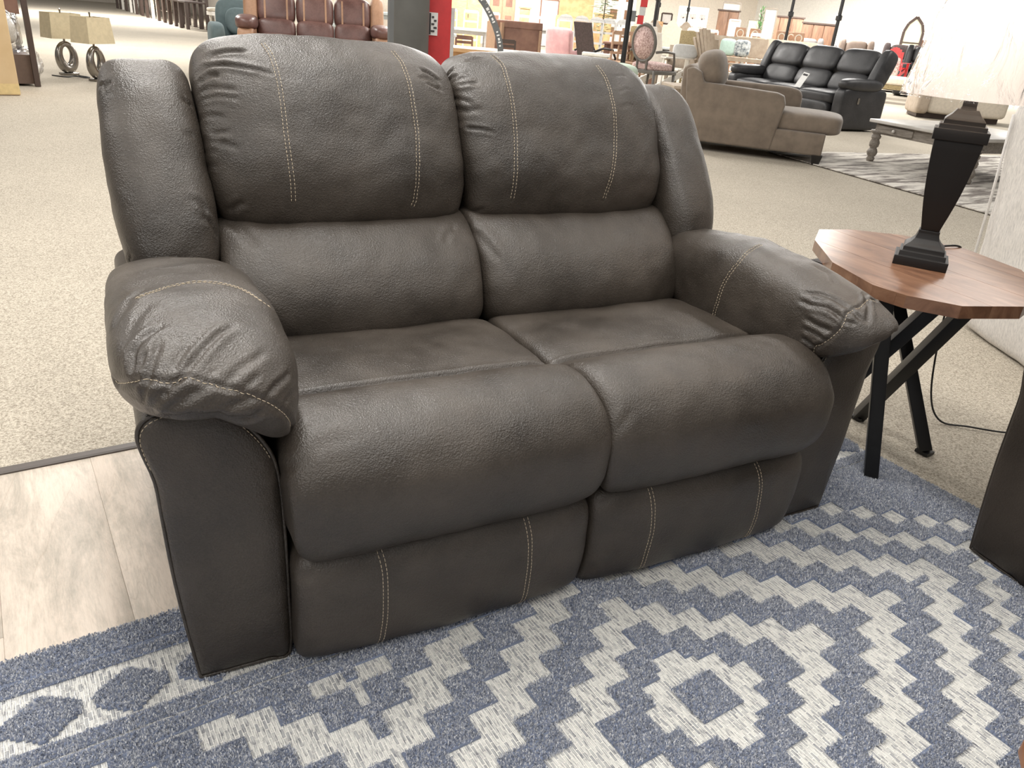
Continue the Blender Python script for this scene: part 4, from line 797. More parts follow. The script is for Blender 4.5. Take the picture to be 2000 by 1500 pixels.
# ------------------------------------------------------------------ distant reclining sofas: n seats, parts built once per seat
def small_recliner(name, loc, rz, label, n, body, trim, wid=0.60, sc=1.0, stripe=None, group=None, lean=0.28, cat='sofa', up=0.0):
    r = thing(name, loc, rz, label, cat, group); W2 = n * wid / 2
    MB().box((0, 0.1, 0.22), (W2 * 2, 0.72, 0.36)).build('base_frame', body, r)
    for k in range(n):
        x_ = -W2 + wid * (k + 0.5)
        sb('seat_cushion', (x_, -0.18, 0.40 + up), (wid * 0.99, 0.66, 0.17), body, r, p=5, n=12, puff=0.02)
        sb('footrest_panel', (x_, -0.46, 0.20), (wid * 0.97, 0.14, 0.32), body, r, p=5, n=8)
        sb('lumbar_cushion', (x_, 0.17, 0.58 + up * 0.5), (wid * 0.99, 0.22, 0.30 - up * 0.6), body, r, p=4, n=12, rx=-lean)
        h = sb('head_cushion', (x_, 0.28, 0.86), (wid * 0.99, 0.24, 0.37), body, r, p=4, n=12, rx=-lean)
        if stripe:
            for q in (-0.13, 0.13):
                MB().bar((x_ + q, 0.115, 0.70), (x_ + q, 0.205, 1.01), 0.022, 0.012).build('stripe_band', stripe, h)
    for s_ in (-1, 1):
        sb('wing', (s_ * (W2 + 0.07), 0.27, 0.80), (0.17, 0.26, 0.54), trim, r, p=4, n=10, rx=-lean)
        a_ = sb('arm_panel', (s_ * (W2 + 0.10), -0.05, 0.29 + up / 2), (0.20, 0.84, 0.54 + up), trim, r, p=8, n=10)
        MB().box((s_ * (W2 + 0.203), -0.18, 0.40), (0.012, 0.035, 0.08)).build('recline_handle', M['chrome'], a_)
        sb('arm_pad', (s_ * (W2 + 0.10), -0.10, 0.60 + up), (0.25, 0.74, 0.17), body, r, p=3, n=12)
    r.scale = (sc,) * 3
    return r


bsf = small_recliner('reclining_sofa', (11.22, 8.60, 0), face(11.2, 8.6, -0.80), 'black leather three-seat reclining sofa with a white tag on its middle seat', 3, M['black_leather'], M['black_leather'], wid=0.70, sc=1.07, lean=0.40)
tg = MB().box((0, 0, 0), (0.13, 0.004, 0.24)).build('price_tag', M['paper']); tg.location = (10.72, 8.28, 0.62); tg.rotation_euler = (-0.5, 0.1, face(11.2, 8.6, -0.80)); tag(tg, 'white price tag lying on the black reclining sofa', 'tag')
MB().box((0, -0.003, 0.085), (0.10, 0.002, 0.03)).build('printed_band', M['ink'], tg)
small_recliner('reclining_sofa', (4.02, 11.22, 0), face(3.93, 11.25), 'oxblood and tan leather three-seat reclining sofa behind the loveseat', 3, M['brown_leather'], M['tan_leather'], wid=0.46, sc=1.12, up=0.10, stripe=M['tan_leather'])

# teal chair beside the brown sofa
tc_ = thing('teal_armchair', (3.22, 12.55, 0), face(3.1, 12.3, 0.1), 'dusty teal armchair left of the oxblood sofa', 'armchair')
sb('seat', (0.2, 0, 0.30), (0.7, 0.7, 0.40), M['teal'], tc_, p=7); sb('backrest', (0.2, 0.34, 0.66), (0.72, 0.2, 0.74), M['teal'], tc_, p=5, rx=-0.15)
for s_ in (-1, 1): sb('arm', (0.2 + s_ * 0.40, -0.02, 0.40), (0.20, 0.80, 0.64), M['teal'], tc_, p=5)
sb('throw_pillow', (0.15, 0.12, 0.74), (0.40, 0.14, 0.38), M['teal'], tc_, p=2.6, rx=-0.3)

# ------------------------------------------------------------------ coffee table with turned legs on the grey rug
gr = mk('grey_rug', [(7.35, 5.95, 0.004), (6.75, 3.0, 0.004), (11.4, 2.3, 0.004), (12.0, 5.1, 0.004), (7.35, 5.95, 0.012), (6.75, 3.0, 0.012), (11.4, 2.3, 0.012), (12.0, 5.1, 0.012)], [(0, 1, 2, 3), (7, 6, 5, 4), (0, 4, 5, 1), (1, 5, 6, 2), (2, 6, 7, 3), (3, 7, 4, 0)], M['greyrug'])
tag(gr, 'grey and cream striped area rug under the weathered coffee table', 'rug')
ct = thing('turned_leg_table', (8.76, 4.55, 0.012), -1.70, 'weathered grey coffee table with turned legs and small drawer knobs', 'coffee table')
MB().box((0, 0, 0.425), (1.36, 1.36, 0.035)).build('tabletop', M['greytop'], ct, bevel=0.008)
MB().box((0, 0, 0.35), (1.24, 1.24, 0.11)).build('apron', M['greywood'], ct)
for x_ in (-0.36, 0.36):
    d_ = MB().box((x_, -0.625, 0.35), (0.46, 0.02, 0.075)).build('drawer', M['greywood'], ct, bevel=0.004); MB().lathe([(0, 0.006), (0.012, 0.018), (0.024, 0.016), (0.03, 0.004)], (0, 0, 0), 10).build('knob', M['greytop'], d_).matrix_local = Matrix.Translation((x_, -0.635, 0.35)) @ Matrix.Rotation(PI / 2, 4, 'X')
lgp = [(0.0, 0.036), (0.03, 0.046), (0.05, 0.034), (0.07, 0.05), (0.10, 0.058), (0.13, 0.045), (0.145, 0.034), (0.16, 0.05), (0.20, 0.056), (0.235, 0.04), (0.25, 0.05), (0.27, 0.052), (0.285, 0.038), (0.30, 0.055), (0.31, 0.07), (0.33, 0.07)]
for x_ in (-0.60, 0.60):
    for y_ in (-0.60, 0.60): MB().lathe(lgp, (x_, y_, 0), 14).build('leg', M['greywood'], ct, smooth=True)

# ------------------------------------------------------------------ oval-back armchair
ov = thing('oval_back_chair', (10.32, 11.28, 0), face(10.3, 11.3, 2.45), 'grey framed oval-back armchair with pink patterned upholstery', 'chair')
def ring(cx_, cz, rx_, rz_, y_, n=28): return [(cx_ + rx_ * math.cos(2 * PI * i / n), y_ + 0.10 * (rz_ * math.sin(2 * PI * i / n)), cz + rz_ * math.sin(2 * PI * i / n)) for i in range(n)]
bk = MB().tube(ring(0, 0.82, 0.235, 0.27, 0.27), 0.026, 8, closed=True).build('back_frame', M['ovalframe'], ov, smooth=True)
MB().lathe([(-0.02, 0.02), (-0.014, 0.21), (0.014, 0.21), (0.02, 0.02)], (0, 0, 0), 28, sy=1.17).build('back_pad', M['pattern_pink'], ov, smooth=True).matrix_local = Matrix.Translation((0, 0.27, 0.82)) @ Matrix.Rotation(PI / 2 - 0.1, 4, 'X')
sb('seat_pad', (0, -0.02, 0.47), (0.58, 0.54, 0.13), M['pattern_pink'], ov, p=4, puff=0.02)
MB().box((0, -0.02, 0.40), (0.60, 0.56, 0.06)).build('seat_rail', M['ovalframe'], ov, bevel=0.01)
for x_ in (-0.27, 0.27):
    for y_ in (-0.27, 0.24): MB().tube([(x_, y_, 0.43), (x_ * 1.02, y_, 0.2), (x_ * 1.05, y_ * 1.02, 0)], [0.028, 0.02, 0.013], 8).build('leg', M['ovalframe'], ov, smooth=True)
    MB().tube([(x_, 0.26, 0.70), (x_ * 1.08, 0.05, 0.72), (x_ * 1.1, -0.16, 0.70), (x_ * 1.08, -0.20, 0.58), (x_, -0.24, 0.43)], 0.02, 8).build('armrest', M['ovalframe'], ov, smooth=True)
MB().bar((0.1, 0.25, 0.42), (0.1, 0.26, 0.58), 0.03).build('back_post', M['ovalframe'], ov); MB().bar((-0.1, 0.25, 0.42), (-0.1, 0.26, 0.58), 0.03).build('back_post', M['ovalframe'], ov); ov.scale = (1.1,) * 3

# ------------------------------------------------------------------ charcoal pillar, red panel, curved banner
pl = MB().lathe([(0, 0.155), (4.6, 0.155)], (0, 0, 0), 32).build('pillar', M['pillar'], smooth=False); pl.location = (3.06, 6.30, 0); pl.data.shade_smooth(); pl['kind'] = 'structure'
rp = thing('red_display_box', (3.40, 6.45, 0), face(3.4, 6.45, 0.05), 'tall glossy red display box standing beside the charcoal pillar', 'display box')
MB().box((-0.03, 0, 0.9), (0.26, 0.20, 1.8)).build('body', M['red'], rp, bevel=0.01)
MB().box((-0.065, -0.106, 1.03), (0.105, 0.006, 0.175)).build('label', M['paper'], rp); 
MB().box((-0.092, -0.111, 1.03), (0.045, 0.006, 0.165)).build('label_panel', M['ink'], rp)
for k in range(5): MB().box((-0.043 + 0.01 * ((k % 2) * 2 - 1), -0.111, 0.975 + k * 0.027), (0.03 - 0.003 * k, 0.004, 0.014)).build('printed_mark', M['ink'], rp)
MB().box((0.115, -0.02, 0.93), (0.03, 0.14, 0.47)).build('grey_edge_strip', M['greychair'], rp)
arc = [Vector((2.62 + 0.0, 4.86, 1.50))] + [None]
P = catmull([(2.30, 5.02, 1.42), (2.60, 4.86, 1.36), (2.78, 4.76, 1.25), (2.88, 4.70, 1.10), (2.925, 4.665, 0.93), (2.93, 4.66, 0.70), (2.90, 4.68, 0.30), (2.86, 4.70, 0.003)])(np.linspace(0, 1, 60))
mb = MB()
for i in range(59): mb.bar(P[i], P[i + 1], 0.040, 0.012, up=(0.53, 0.85, 0))
ar = mb.build('curved_banner_strip', M['pillar']); tag(ar, 'dark grey arched strip with small pale lettering behind the right headrest', 'banner')
fc = bpy.data.curves.new('lettering', 'FONT')
mb = MB()
for i in range(14, 40):
    if i % 7 in (5, 6): continue
    d_ = Vector(P[i + 1]) - Vector(P[i]); a0 = Vector(P[i]) + Vector((-0.53, -0.85, 0)) * 0.008
    mb.bar(a0, a0 + d_ * (0.45 + 0.3 * (i % 3 == 0)), 0.012 + 0.006 * (i % 2), 0.002, up=(0.53, 0.85, 0))
bpy.data.curves.remove(fc); mb.build('pale_lettering', M['paper'], ar)['kind'] = 'stuff'
sb_ = MB().lathe([(0, 0.16), (0.015, 0.16), (0.02, 0.02)], (2.86, 4.70, 0.0), 20).build('stand_base', M['black_metal'], ar)
MB().lathe([(0, 0.16), (0.015, 0.16), (0.02, 0.02)], (2.30, 5.02, 0.0), 20).build('stand_base', M['black_metal'], ar); MB().bar((2.30, 5.02, 0.0), (2.30, 5.02, 1.42), 0.03).build('post', M['pillar'], ar)

# ------------------------------------------------------------------ far left: boxes, shelf, two lamps on the carpet
bx_ = thing('cardboard_box', (-0.10, 9.95, 0), 0.10, 'tall brown cardboard box at the top left edge', 'box')
MB().box((0, 0, 0.44), (0.86, 0.5, 0.88)).build('body', M['card'], bx_, bevel=0.006)
MB().box((0, -0.252, 0.06), (0.862, 0.003, 0.10)).build('packing_tape', M['tape'], bx_); MB().box((0.30, -0.253, 0.82), (0.10, 0.003, 0.07)).build('white_sticker', M['paper'], bx_)
sh_ = thing('shelf_unit', (0.30, 11.0, 0), 0.10, 'dark wooden shelf unit with plastic bags behind the cardboard box', 'shelf unit')
MB().box((0.22, -0.45, 1.0), (0.055, 0.05, 2.0), ry=-0.0).build('post', M['darkbrown'], sh_); MB().box((0.22, 0.35, 1.0), (0.05, 0.05, 2.0)).build('post', M['darkbrown'], sh_)
MB().box((0.10, 0.28, 1.35), (0.34, 0.03, 1.3)).build('back_board', M['brownpanel'], sh_); MB().box((0.0, -0.05, 0.17), (0.42, 0.7, 0.30)).build('bottom_drawer', pm('dull_brown_board', (110, 92, 82), 0.6), sh_)
MB().box((0.0, -0.05, 1.42), (0.46, 0.86, 0.03)).build('shelf_board', M['darkbrown'], sh_)
for i, (x_, y_, z_, s_) in enumerate(((0.52, 11.0, 0.18, 0.36), (0.34, 10.85, 0.55, 0.40), (-0.05, 10.2, 1.02, 0.42))):
    g_ = bpy.data.objects.new('plastic_bag', None); C.objects.link(g_); g_.location = (x_, y_, z_ - s_ / 2)
    tag(g_, ['clear plastic bag on the carpet behind the shelf post', 'clear plastic bag resting on the shelf drawer', 'clear plastic sheet bundled on top of the cardboard box'][i], 'plastic bag')
    def bagf(a, b, c, s_=s_): return np.stack([a * s_ * 0.4, b * s_ * 0.4, s_ / 2 + c * s_ / 2], 1)
    soft('film', bagf, (16, 16, 16), 2.6, M['bag'], g_, lump=0.05, seed=i)
    sb('wrapped_pad', (0, 0, s_ * 0.5), (s_ * 0.6, s_ * 0.6, s_ * 0.7), M['white'], g_, p=3)
def ring_lamp(x, y, rz, label):
    l = thing('ring_base_lamp', (x, y, 0), rz, label, 'lamp', None)
    MB().box((0, 0, 0.012), (0.20, 0.12, 0.024)).build('base', M['chrome'], l, bevel=0.003)
    MB().tube([(0.095 * math.cos(2 * PI * i / 32), 0, 0.22 + 0.145 * math.sin(2 * PI * i / 32)) for i in range(32)], [0.048 + 0.014 * math.sin(2 * PI * i / 32 + PI) for i in range(32)], 12, closed=True).build('ring_body', M['chrome'], l, smooth=True)
    MB().lathe([(0.395, 0.012), (0.47, 0.010)], n=10).build('neck', M['chrome'], l)
    V = []; n = 4
    s0 = [(-0.22, -0.13), (0.22, -0.13), (0.22, 0.13), (-0.22, 0.13)]
    for z, k in ((0.43, 1.0), (0.72, 0.88)): V += [(x_ * k, y_ * k, z) for x_, y_ in s0]
    V += [(x_ * 0.97, y_ * 0.96, z) for x_, y_, z in V]
    F = [(j, (j + 1) % 4, 4 + (j + 1) % 4, 4 + j) for j in range(4)] + [(8 + j, 12 + j, 12 + (j + 1) % 4, 8 + (j + 1) % 4) for j in range(4)] + [(j, 8 + j, 8 + (j + 1) % 4, (j + 1) % 4) for j in range(4)] + [(4 + j, 4 + (j + 1) % 4, 12 + (j + 1) % 4, 12 + j) for j in range(4)]
    mk('lamp_shade', V, F, M['shade_tan'], l); MB().lathe([(0.70, 0.006), (0.76, 0.012), (0.775, 0.004)], n=8).build('finial', M['chrome'], l)
    return l
ring_lamp(1.01, 11.96, 0.42, 'left one of two silver ring-base lamps with tan shades on the carpet')
ring_lamp(1.27, 11.35, 0.75, 'right one of two silver ring-base lamps with tan shades, nearer the loveseat')
cb = MB().tube(catmull([(0.80, 11.75, 0.008), (0.95, 11.6, 0.008), (1.05, 11.68, 0.012), (1.14, 11.55, 0.01), (1.2, 11.62, 0.01), (1.1, 11.8, 0.008)])(np.linspace(0, 1, 40)), 0.008, 6).build('lamp_cord', M['black_plastic'], smooth=True); tag(cb, 'dark cord coiled on the carpet between the ring-base lamps', 'cord')

# ------------------------------------------------------------------ furniture builders for the crowd behind
def dchair(x, y, rz, m, label, group=None, h=1.0, sh=0.46, w_=0.44, slats=3, name='dining_chair', seatm=None, legm=None, solid=False, arms=False, lw=0.036):
    c = thing(name, (x, y, 0), rz, label, 'stool' if 'stool' in name else 'chair', group); legm = legm or m
    MB().box((0, 0, sh - 0.02), (w_, w_, 0.045)).build('seat', seatm or m, c, bevel=0.008)
    for sx in (-1, 1):
        MB().bar((sx * w_ * 0.45, w_ * 0.44, 0), (sx * w_ * 0.45, w_ * 0.46, h * 0.97), lw).build('leg', legm, c)
        MB().bar((sx * w_ * 0.45, -w_ * 0.44, 0), (sx * w_ * 0.45, -w_ * 0.44, sh - 0.03), lw).build('leg', legm, c)
        if arms: MB().bar((sx * w_ * 0.48, -w_ * 0.45, sh + 0.2), (sx * w_ * 0.48, w_ * 0.46, sh + 0.22), 0.05, 0.025).build('armrest', m, c)
    if solid: MB().box((0, w_ * 0.46, (sh + h) / 2), (w_ * 0.96, 0.05, h - sh)).build('backrest', m, c, bevel=0.01)
    else:
        for k in range(slats):
            z_ = sh + (h - sh) * (k + 1) / slats - 0.045; MB().box((0, w_ * 0.455, z_), (w_ * 0.86, 0.022, 0.075 if k == slats - 1 else 0.05)).build('back_slat', m, c)
    MB().bar((-w_ * 0.45, 0, sh * 0.4), (w_ * 0.45, 0, sh * 0.4), 0.022).build('stretcher', legm, c)
    return c
def adirondack(x, y, rz, m, label, sc=1.0):
    c = thing('adirondack_chair', (x, y, 0), rz, label, 'chair')
    for k in range(7):
        q = (k - 3) / 3.0; h_ = 0.80 - 0.16 * q * q
        MB().bar((q * 0.20, 0.20, 0.32), (q * 0.27, 0.20 + h_ * 0.42, 0.32 + h_), 0.078, 0.02).build('back_slat', m, c)
    for k in range(6): MB().bar((-0.26, -0.30 + k * 0.095, 0.40 - k * 0.018), (0.26, -0.30 + k * 0.095, 0.40 - k * 0.018), 0.084, 0.02).build('seat_slat', m, c)
    for s_ in (-1, 1):
        MB().box((s_ * 0.33, -0.02, 0.585), (0.13, 0.72, 0.022)).build('armrest', m, c); MB().bar((s_ * 0.31, -0.32, 0), (s_ * 0.31, -0.32, 0.575), 0.09, 0.03).build('leg', m, c)
        MB().bar((s_ * 0.28, -0.30, 0.34), (s_ * 0.28, 0.50, 0.03), 0.03, 0.11).build('side_rail', m, c); MB().bar((s_ * 0.31, 0.30, 0.08), (s_ * 0.31, 0.30, 0.58), 0.03).build('back_support', m, c)
    c.scale = (sc,) * 3; return c
def cabinet(name, x, y, rz, w_, d_, h_, m, label, cat='cabinet', rows=2, cols=2, panem=None, crown=True, z0=0.0):
    c = thing(name, (x, y, z0), rz, label, cat)
    MB().box((0, 0, h_ / 2), (w_, d_, h_)).build('body', m, c)
    if crown: MB().box((0, 0, h_ + 0.02), (w_ + 0.10, d_ + 0.08, 0.05)).build('crown', M['darkbrown'] if m is M['walnut'] else m, c)
    for i in range(cols):
        dw = w_ / cols; dr = MB().box((-w_ / 2 + dw * (i + 0.5), -d_ / 2 - 0.012, h_ / 2), (dw - 0.03, 0.024, h_ - 0.06)).build('door', m, c, bevel=0.006)
        for j in range(rows):
            if panem: MB().box((-w_ / 2 + dw * (i + 0.5), -d_ / 2 - 0.026, h_ * (j + 0.5) / rows), (dw * 0.5, 0.008, h_ / rows * 0.55)).build('pane', panem, dr)
        MB().box((-w_ / 2 + dw * (i + 0.5) + dw * 0.38 * (1 if i % 2 == 0 else -1), -d_ / 2 - 0.035, h_ * 0.48), (0.02, 0.03, 0.12)).build('handle', M['ink'], dr)
    return c
def dtable(x, y, rz, w_, d_, h_, m, label, name='dining_table', legm=None, th=0.045, cat='table', group=None):
    c = thing(name, (x, y, 0), rz, label, cat, group)
    MB().box((0, 0, h_ - th / 2), (w_, d_, th)).build('tabletop', m, c, bevel=0.004)
    for sx in (-1, 1):
        for sy in (-1, 1): MB().box((sx * (w_ / 2 - 0.07), sy * (d_ / 2 - 0.07), (h_ - th) / 2), (0.07, 0.07, h_ - th)).build('leg', legm or m, c)
    MB().box((0, 0, h_ - th - 0.04), (w_ - 0.14, d_ - 0.14, 0.08)).build('apron', legm or m, c)
    return c
def pole(x, y, label, r=0.03, h=4.6):
    c = thing('display_pole', (x, y, 0), 0, label, 'pole'); MB().lathe([(0, r), (h, r)], n=12).build('shaft', M['black_metal'], c, smooth=False); MB().lathe([(0, r * 3), (0.02, r * 3), (0.05, r * 1.2)], n=12).build('base', M['black_metal'], c)
    MB().lathe([(1.72, r * 1.1), (1.74, r * 1.8), (1.84, r * 1.8), (1.86, r * 1.1)], n=10).build('clamp', M['black_metal'], c); return c
def framed(name, x, y, rz, z0, w_, h_, fm, pmn, label, cat, arch=False):
    c = thing(name, (x, y, z0), rz, label, cat)
    if arch:
        pts = [(-w_ / 2, 0, 0), (-w_ / 2, 0, h_ * 0.62), (-w_ * 0.36, 0, h_ * 0.82), (0, 0, h_), (w_ * 0.36, 0, h_ * 0.82), (w_ / 2, 0, h_ * 0.62), (w_ / 2, 0, 0)]
        MB().extr([(p[0] * 0.92, p[2] * 0.96 + 0.02) for p in pts], 'y', -0.01, 0.01).build('glass', pmn, c)
        mb = MB(); 
        for i in range(7): mb.bar(pts[i], pts[(i + 1) % 7], 0.09, 0.06, up=(0, 1, 0))
        mb.build('frame', fm, c); MB().box((0, -0.02, h_ * 0.34), (w_, 0.03, 0.04)).build('cross_bar', fm, c)
    else:
        MB().box((0, 0, h_ / 2), (w_ * 0.94, 0.02, h_ * 0.95)).build('glass' if cat == 'mirror' else 'panel', pmn, c)
        mb = MB(); t_ = 0.07 * max(w_, 0.6)
        for a, b in (((-w_ / 2, 0, 0), (w_ / 2, 0, 0)), ((-w_ / 2, 0, h_), (w_ / 2, 0, h_)), ((-w_ / 2, 0, 0), (-w_ / 2, 0, h_)), ((w_ / 2, 0, 0), (w_ / 2, 0, h_))): mb.bar(a, b, t_, 0.06, up=(0, 1, 0))
        mb.build('frame', fm, c)
    return c
def plant(x, y, label, h, w_, tall=True, pot='darkbrown', n=90, z0=0.0):
    c = thing('potted_plant', (x, y, z0), 0, label, 'plant'); MB().lathe([(0, 0.14), (0.30, 0.19), (0.31, 0.17)], n=14).build('pot', M[pot], c); MB().tube([(0, 0, 0.28), (0.02, 0, h * 0.6), (0, 0, h * 0.9)], 0.018, 6).build('stem', M['darkbrown'], c)
    mb = MB(); rr = random.Random(int(x * 10))
    for k in range(n):
        t = rr.random(); z = h * (0.35 + 0.6 * t) if not tall else 0.35 + (h - 0.4) * t; a = rr.uniform(0, 2 * PI); r0 = w_ * (0.15 + 0.85 * rr.random()) * (1 if not tall else (1 - 0.6 * t))
        p = Vector((math.cos(a) * r0 * 0.4, math.sin(a) * r0 * 0.4, z)); q = p + Vector((math.cos(a) * r0 * 0.7, math.sin(a) * r0 * 0.7, (0.10 if tall else -0.04) + 0.06 * rr.random())); m_ = (p + q) / 2; sd = Vector((-math.sin(a), math.cos(a), 0)) * (0.022 if tall else 0.05)
        mb.add([p, m_ + sd, q, m_ - sd + Vector((0, 0, 0.008))], [(0, 1, 2, 3)])
    o = mb.build('foliage', M['leaf'], c); o['kind'] = 'stuff'; return c

F_ = face
# bar-height chairs in a long row receding at the left, and a cream one nearest the loveseat
row = [(6.10, 41.0, 'darkbrown'), (6.12, 39.6, 'white'), (6.05, 38.2, 'darkbrown'), (6.0, 36.8, 'white'), (5.98, 35.4, 'darkbrown'), (5.95, 34.0, 'darkbrown'), (5.90, 32.7, 'darkbrown'), (5.88, 31.5, 'offwhite'), (5.86, 30.4, 'darkbrown'), (5.84, 29.3, 'darkbrown'), (5.80, 28.3, 'darkbrown'), (5.78, 27.3, 'darkbrown'), (5.74, 26.4, 'darkbrown')]
ordn = ['farthest', 'second farthest', 'third farthest', 'fourth farthest', 'fifth farthest', 'sixth farthest', 'middle', 'sixth nearest', 'fifth nearest', 'fourth nearest', 'third nearest', 'second nearest', 'nearest']
cname = {'darkbrown': 'dark brown', 'white': 'white', 'offwhite': 'cream'}
for i, (x, y, mm) in enumerate(row):
    dchair(x, y, -PI / 2 + 0.1, M[mm], ordn[i] + ' bar stool of the long row, ' + cname[mm] + ' with slatted back', 'bar stools in the long row', h=1.25, sh=0.74, w_=0.66, slats=4, lw=0.085, name='bar_stool', seatm=M['darkbrown'] if mm == 'darkbrown' else None)
dtable(7.4, 33.5, PI / 2 - 0.05, 15.0, 0.8, 0.98, M['darkbrown'], 'long dark brown counter-height table behind the row of bar stools')
bn = thing('padded_bench', (6.15, 25.2, 0), 0.1, 'cream bench with padded top and turned legs beside the bar stools', 'bench'); sb('cushion', (0.3, 0, 0.60), (1.15, 0.5, 0.12), M['offwhite'], bn, p=5); MB().box((0.3, 0, 0.50), (1.1, 0.46, 0.10)).build('apron', M['white'], bn)
for x_ in (-0.15, 0.1, 0.35, 0.78):
    for y_ in (-0.2, 0.2): MB().lathe([(0, 0.025), (0.1, 0.04), (0.3, 0.03), (0.46, 0.045)], (x_, y_, 0), 10).build('leg', M['white'], bn, smooth=True)
dchair(7.55, 25.3, -0.3, M['offwhite'], 'tall cream ladder-back chair right of the padded bench', h=1.35, sh=0.7, w_=0.55, slats=4); dchair(7.35, 24.5, -0.3, M['white'], 'tall white ladder-back chair behind the padded bench', h=1.35, sh=0.7, w_=0.55, slats=4)
dtable(7.0, 22.5, F_(7, 22.5), 2.2, 0.9, 0.9, M['glasswhite'], 'white topped table behind the teal armchair', legm=M['greychair'])
# shelving seen between brown sofa and pillar
for i, (x, y, z_) in enumerate(((6.6, 14.2, 0.76), (7.1, 15.6, 1.0))): dtable(x, y, F_(x, y), 2.2, 0.8, z_, M['glasswhite'], ('white topped dining table just right of the oxblood sofa', 'taller white topped table further behind the oxblood sofa')[i], legm=M['greychair'])
for i, (x, y) in enumerate(((6.0, 14.9), (6.6, 16.3), (7.3, 17.0), (5.4, 15.2))): dchair(x, y, F_(x, y, PI), M[('greychair', 'white', 'greychair', 'darkbrown')[i]], ('pale grey dining chair facing away behind the oxblood sofa', 'white dining chair between the two white tables', 'pale grey dining chair behind the taller white table', 'dark brown dining chair behind the left of the oxblood sofa')[i], h=1.1)
# wood table and glass table right of the red box
dtable(5.45, 8.95, F_(5.4, 8.9) + 0.05, 1.35, 0.8, 0.745, M['oak'], 'honey oak dining table between red box and arched strip')
dtable(9.3, 17.2, F_(9.3, 17.2), 1.9, 0.9, 0.80, M['glasswhite'], 'white glass dining table behind the red display box', legm=M['greychair'])
for i, (dx, dy) in enumerate(((-0.8, 0.6), (-0.2, 0.2), (0.5, -0.3))): dchair(8.6 + dx, 14.6 + dy, F_(8.6, 14.6, PI), M[('brownpanel', 'brownpanel', 'darkbrown')[i]], ('brown dining chair left at the white glass table', 'brown dining chair centred at the white glass table', 'espresso dining chair right at the white glass table')[i], h=0.72, w_=0.36)
gl = thing('plant_stand', (9.6, 18.9, 0), F_(9.6, 18.9), 'black wire stand with arched top behind the white glass table', 'stand')
mb = MB(); mb.tube([(-0.3, 0, 0), (-0.3, 0, 1.15), (-0.15, 0, 1.28), (0.15, 0, 1.28), (0.3, 0, 1.15), (0.3, 0, 0)], 0.015, 6); mb.build('arch', M['black_metal'], gl)
for z_ in (0.45, 0.85): MB().box((0, 0, z_), (0.6, 0.3, 0.02)).build('shelf', M['black_metal'], gl)
MB().box((0, -0.02, 1.0), (0.24, 0.14, 0.24)).build('basket', M['brownpanel'], gl)
# brown sideboard turned away
sd = thing('brown_sideboard', (9.80, 15.05, 0), F_(9.8, 15.05), 'large reddish brown sideboard with pale end panel behind the arched strip', 'sideboard')
MB().box((0.05, 0, 0.53), (0.98, 0.5, 1.04)).build('body', M['brownpanel'], sd, bevel=0.01); MB().box((-0.45, -0.06, 0.53), (0.06, 0.62, 0.94), rz=0.55).build('end_panel', M['lightbrown'], sd)
MB().box((0.05, -0.262, 0.97), (0.98, 0.03, 0.10)).build('top_rail', M['brownpanel'], sd); MB().box((0.50, -0.262, 0.46), (0.045, 0.03, 0.90)).build('corner_strip', M['lightbrown'], sd)
# pink chair, sling chair
pk = thing('pink_chair', (11.3, 15.25, 0), F_(11.3, 15.2, 2.5), 'blush pink velvet armchair right of the brown sideboard', 'armchair')
sb('backrest', (0.0, 0.28, 0.66), (0.70, 0.16, 0.68), M['pink'], pk, p=6, rx=-0.12); sb('seat', (0, -0.10, 0.36), (0.66, 0.74, 0.22), M['pink'], pk, p=6)
for s_ in (-1, 1): sb('arm', (s_ * 0.33, -0.10, 0.46), (0.10, 0.78, 0.20), M['pink'], pk, p=5)
for x_ in (-0.28, 0.28):
    for y_ in (-0.36, 0.26): MB().bar((x_, y_, 0), (x_, y_, 0.28), 0.035).build('leg', M['darkbrown'], pk)
sl = thing('sling_chair', (11.15, 14.05, 0), F_(11.1, 14.05, 2.4), 'dark woven sling rocking chair with curved black arms beside pink chair', 'chair')
MB().extr([(0.18, 0.42), (0.22, 0.42), (0.46, 1.14), (0.42, 1.15)], 'x', -0.24, 0.24).build('sling_back', M['sling'], sl); MB().extr([(0.2, 0.40), (0.2, 0.43), (-0.32, 0.46), (-0.32, 0.43)], 'x', -0.24, 0.24).build('sling_seat', M['sling'], sl)
for s_ in (-1, 1): MB().tube([(s_ * 0.27, 0.30, 0.60), (s_ * 0.28, 0.0, 0.68), (s_ * 0.28, -0.28, 0.66), (s_ * 0.28, -0.40, 0.50), (s_ * 0.28, -0.34, 0.20), (s_ * 0.28, -0.10, 0.02), (s_ * 0.28, 0.35, 0.06)], 0.025, 8).build('bent_arm', M['black_metal'], sl, smooth=True)
# mint bench behind the right headrest
mt = thing('mint_bench', (7.75, 9.45, 0), F_(7.7, 9.3) + 0.10, 'low mint green upholstered daybed behind the right headrest', 'daybed'); sb('seat', (-0.15, 0.1, 0.42), (1.25, 0.7, 0.46), M['mint'], mt, p=7); MB().box((-0.15, 0.1, 0.10), (1.1, 0.6, 0.18)).build('plinth', M['darkbrown'], mt)
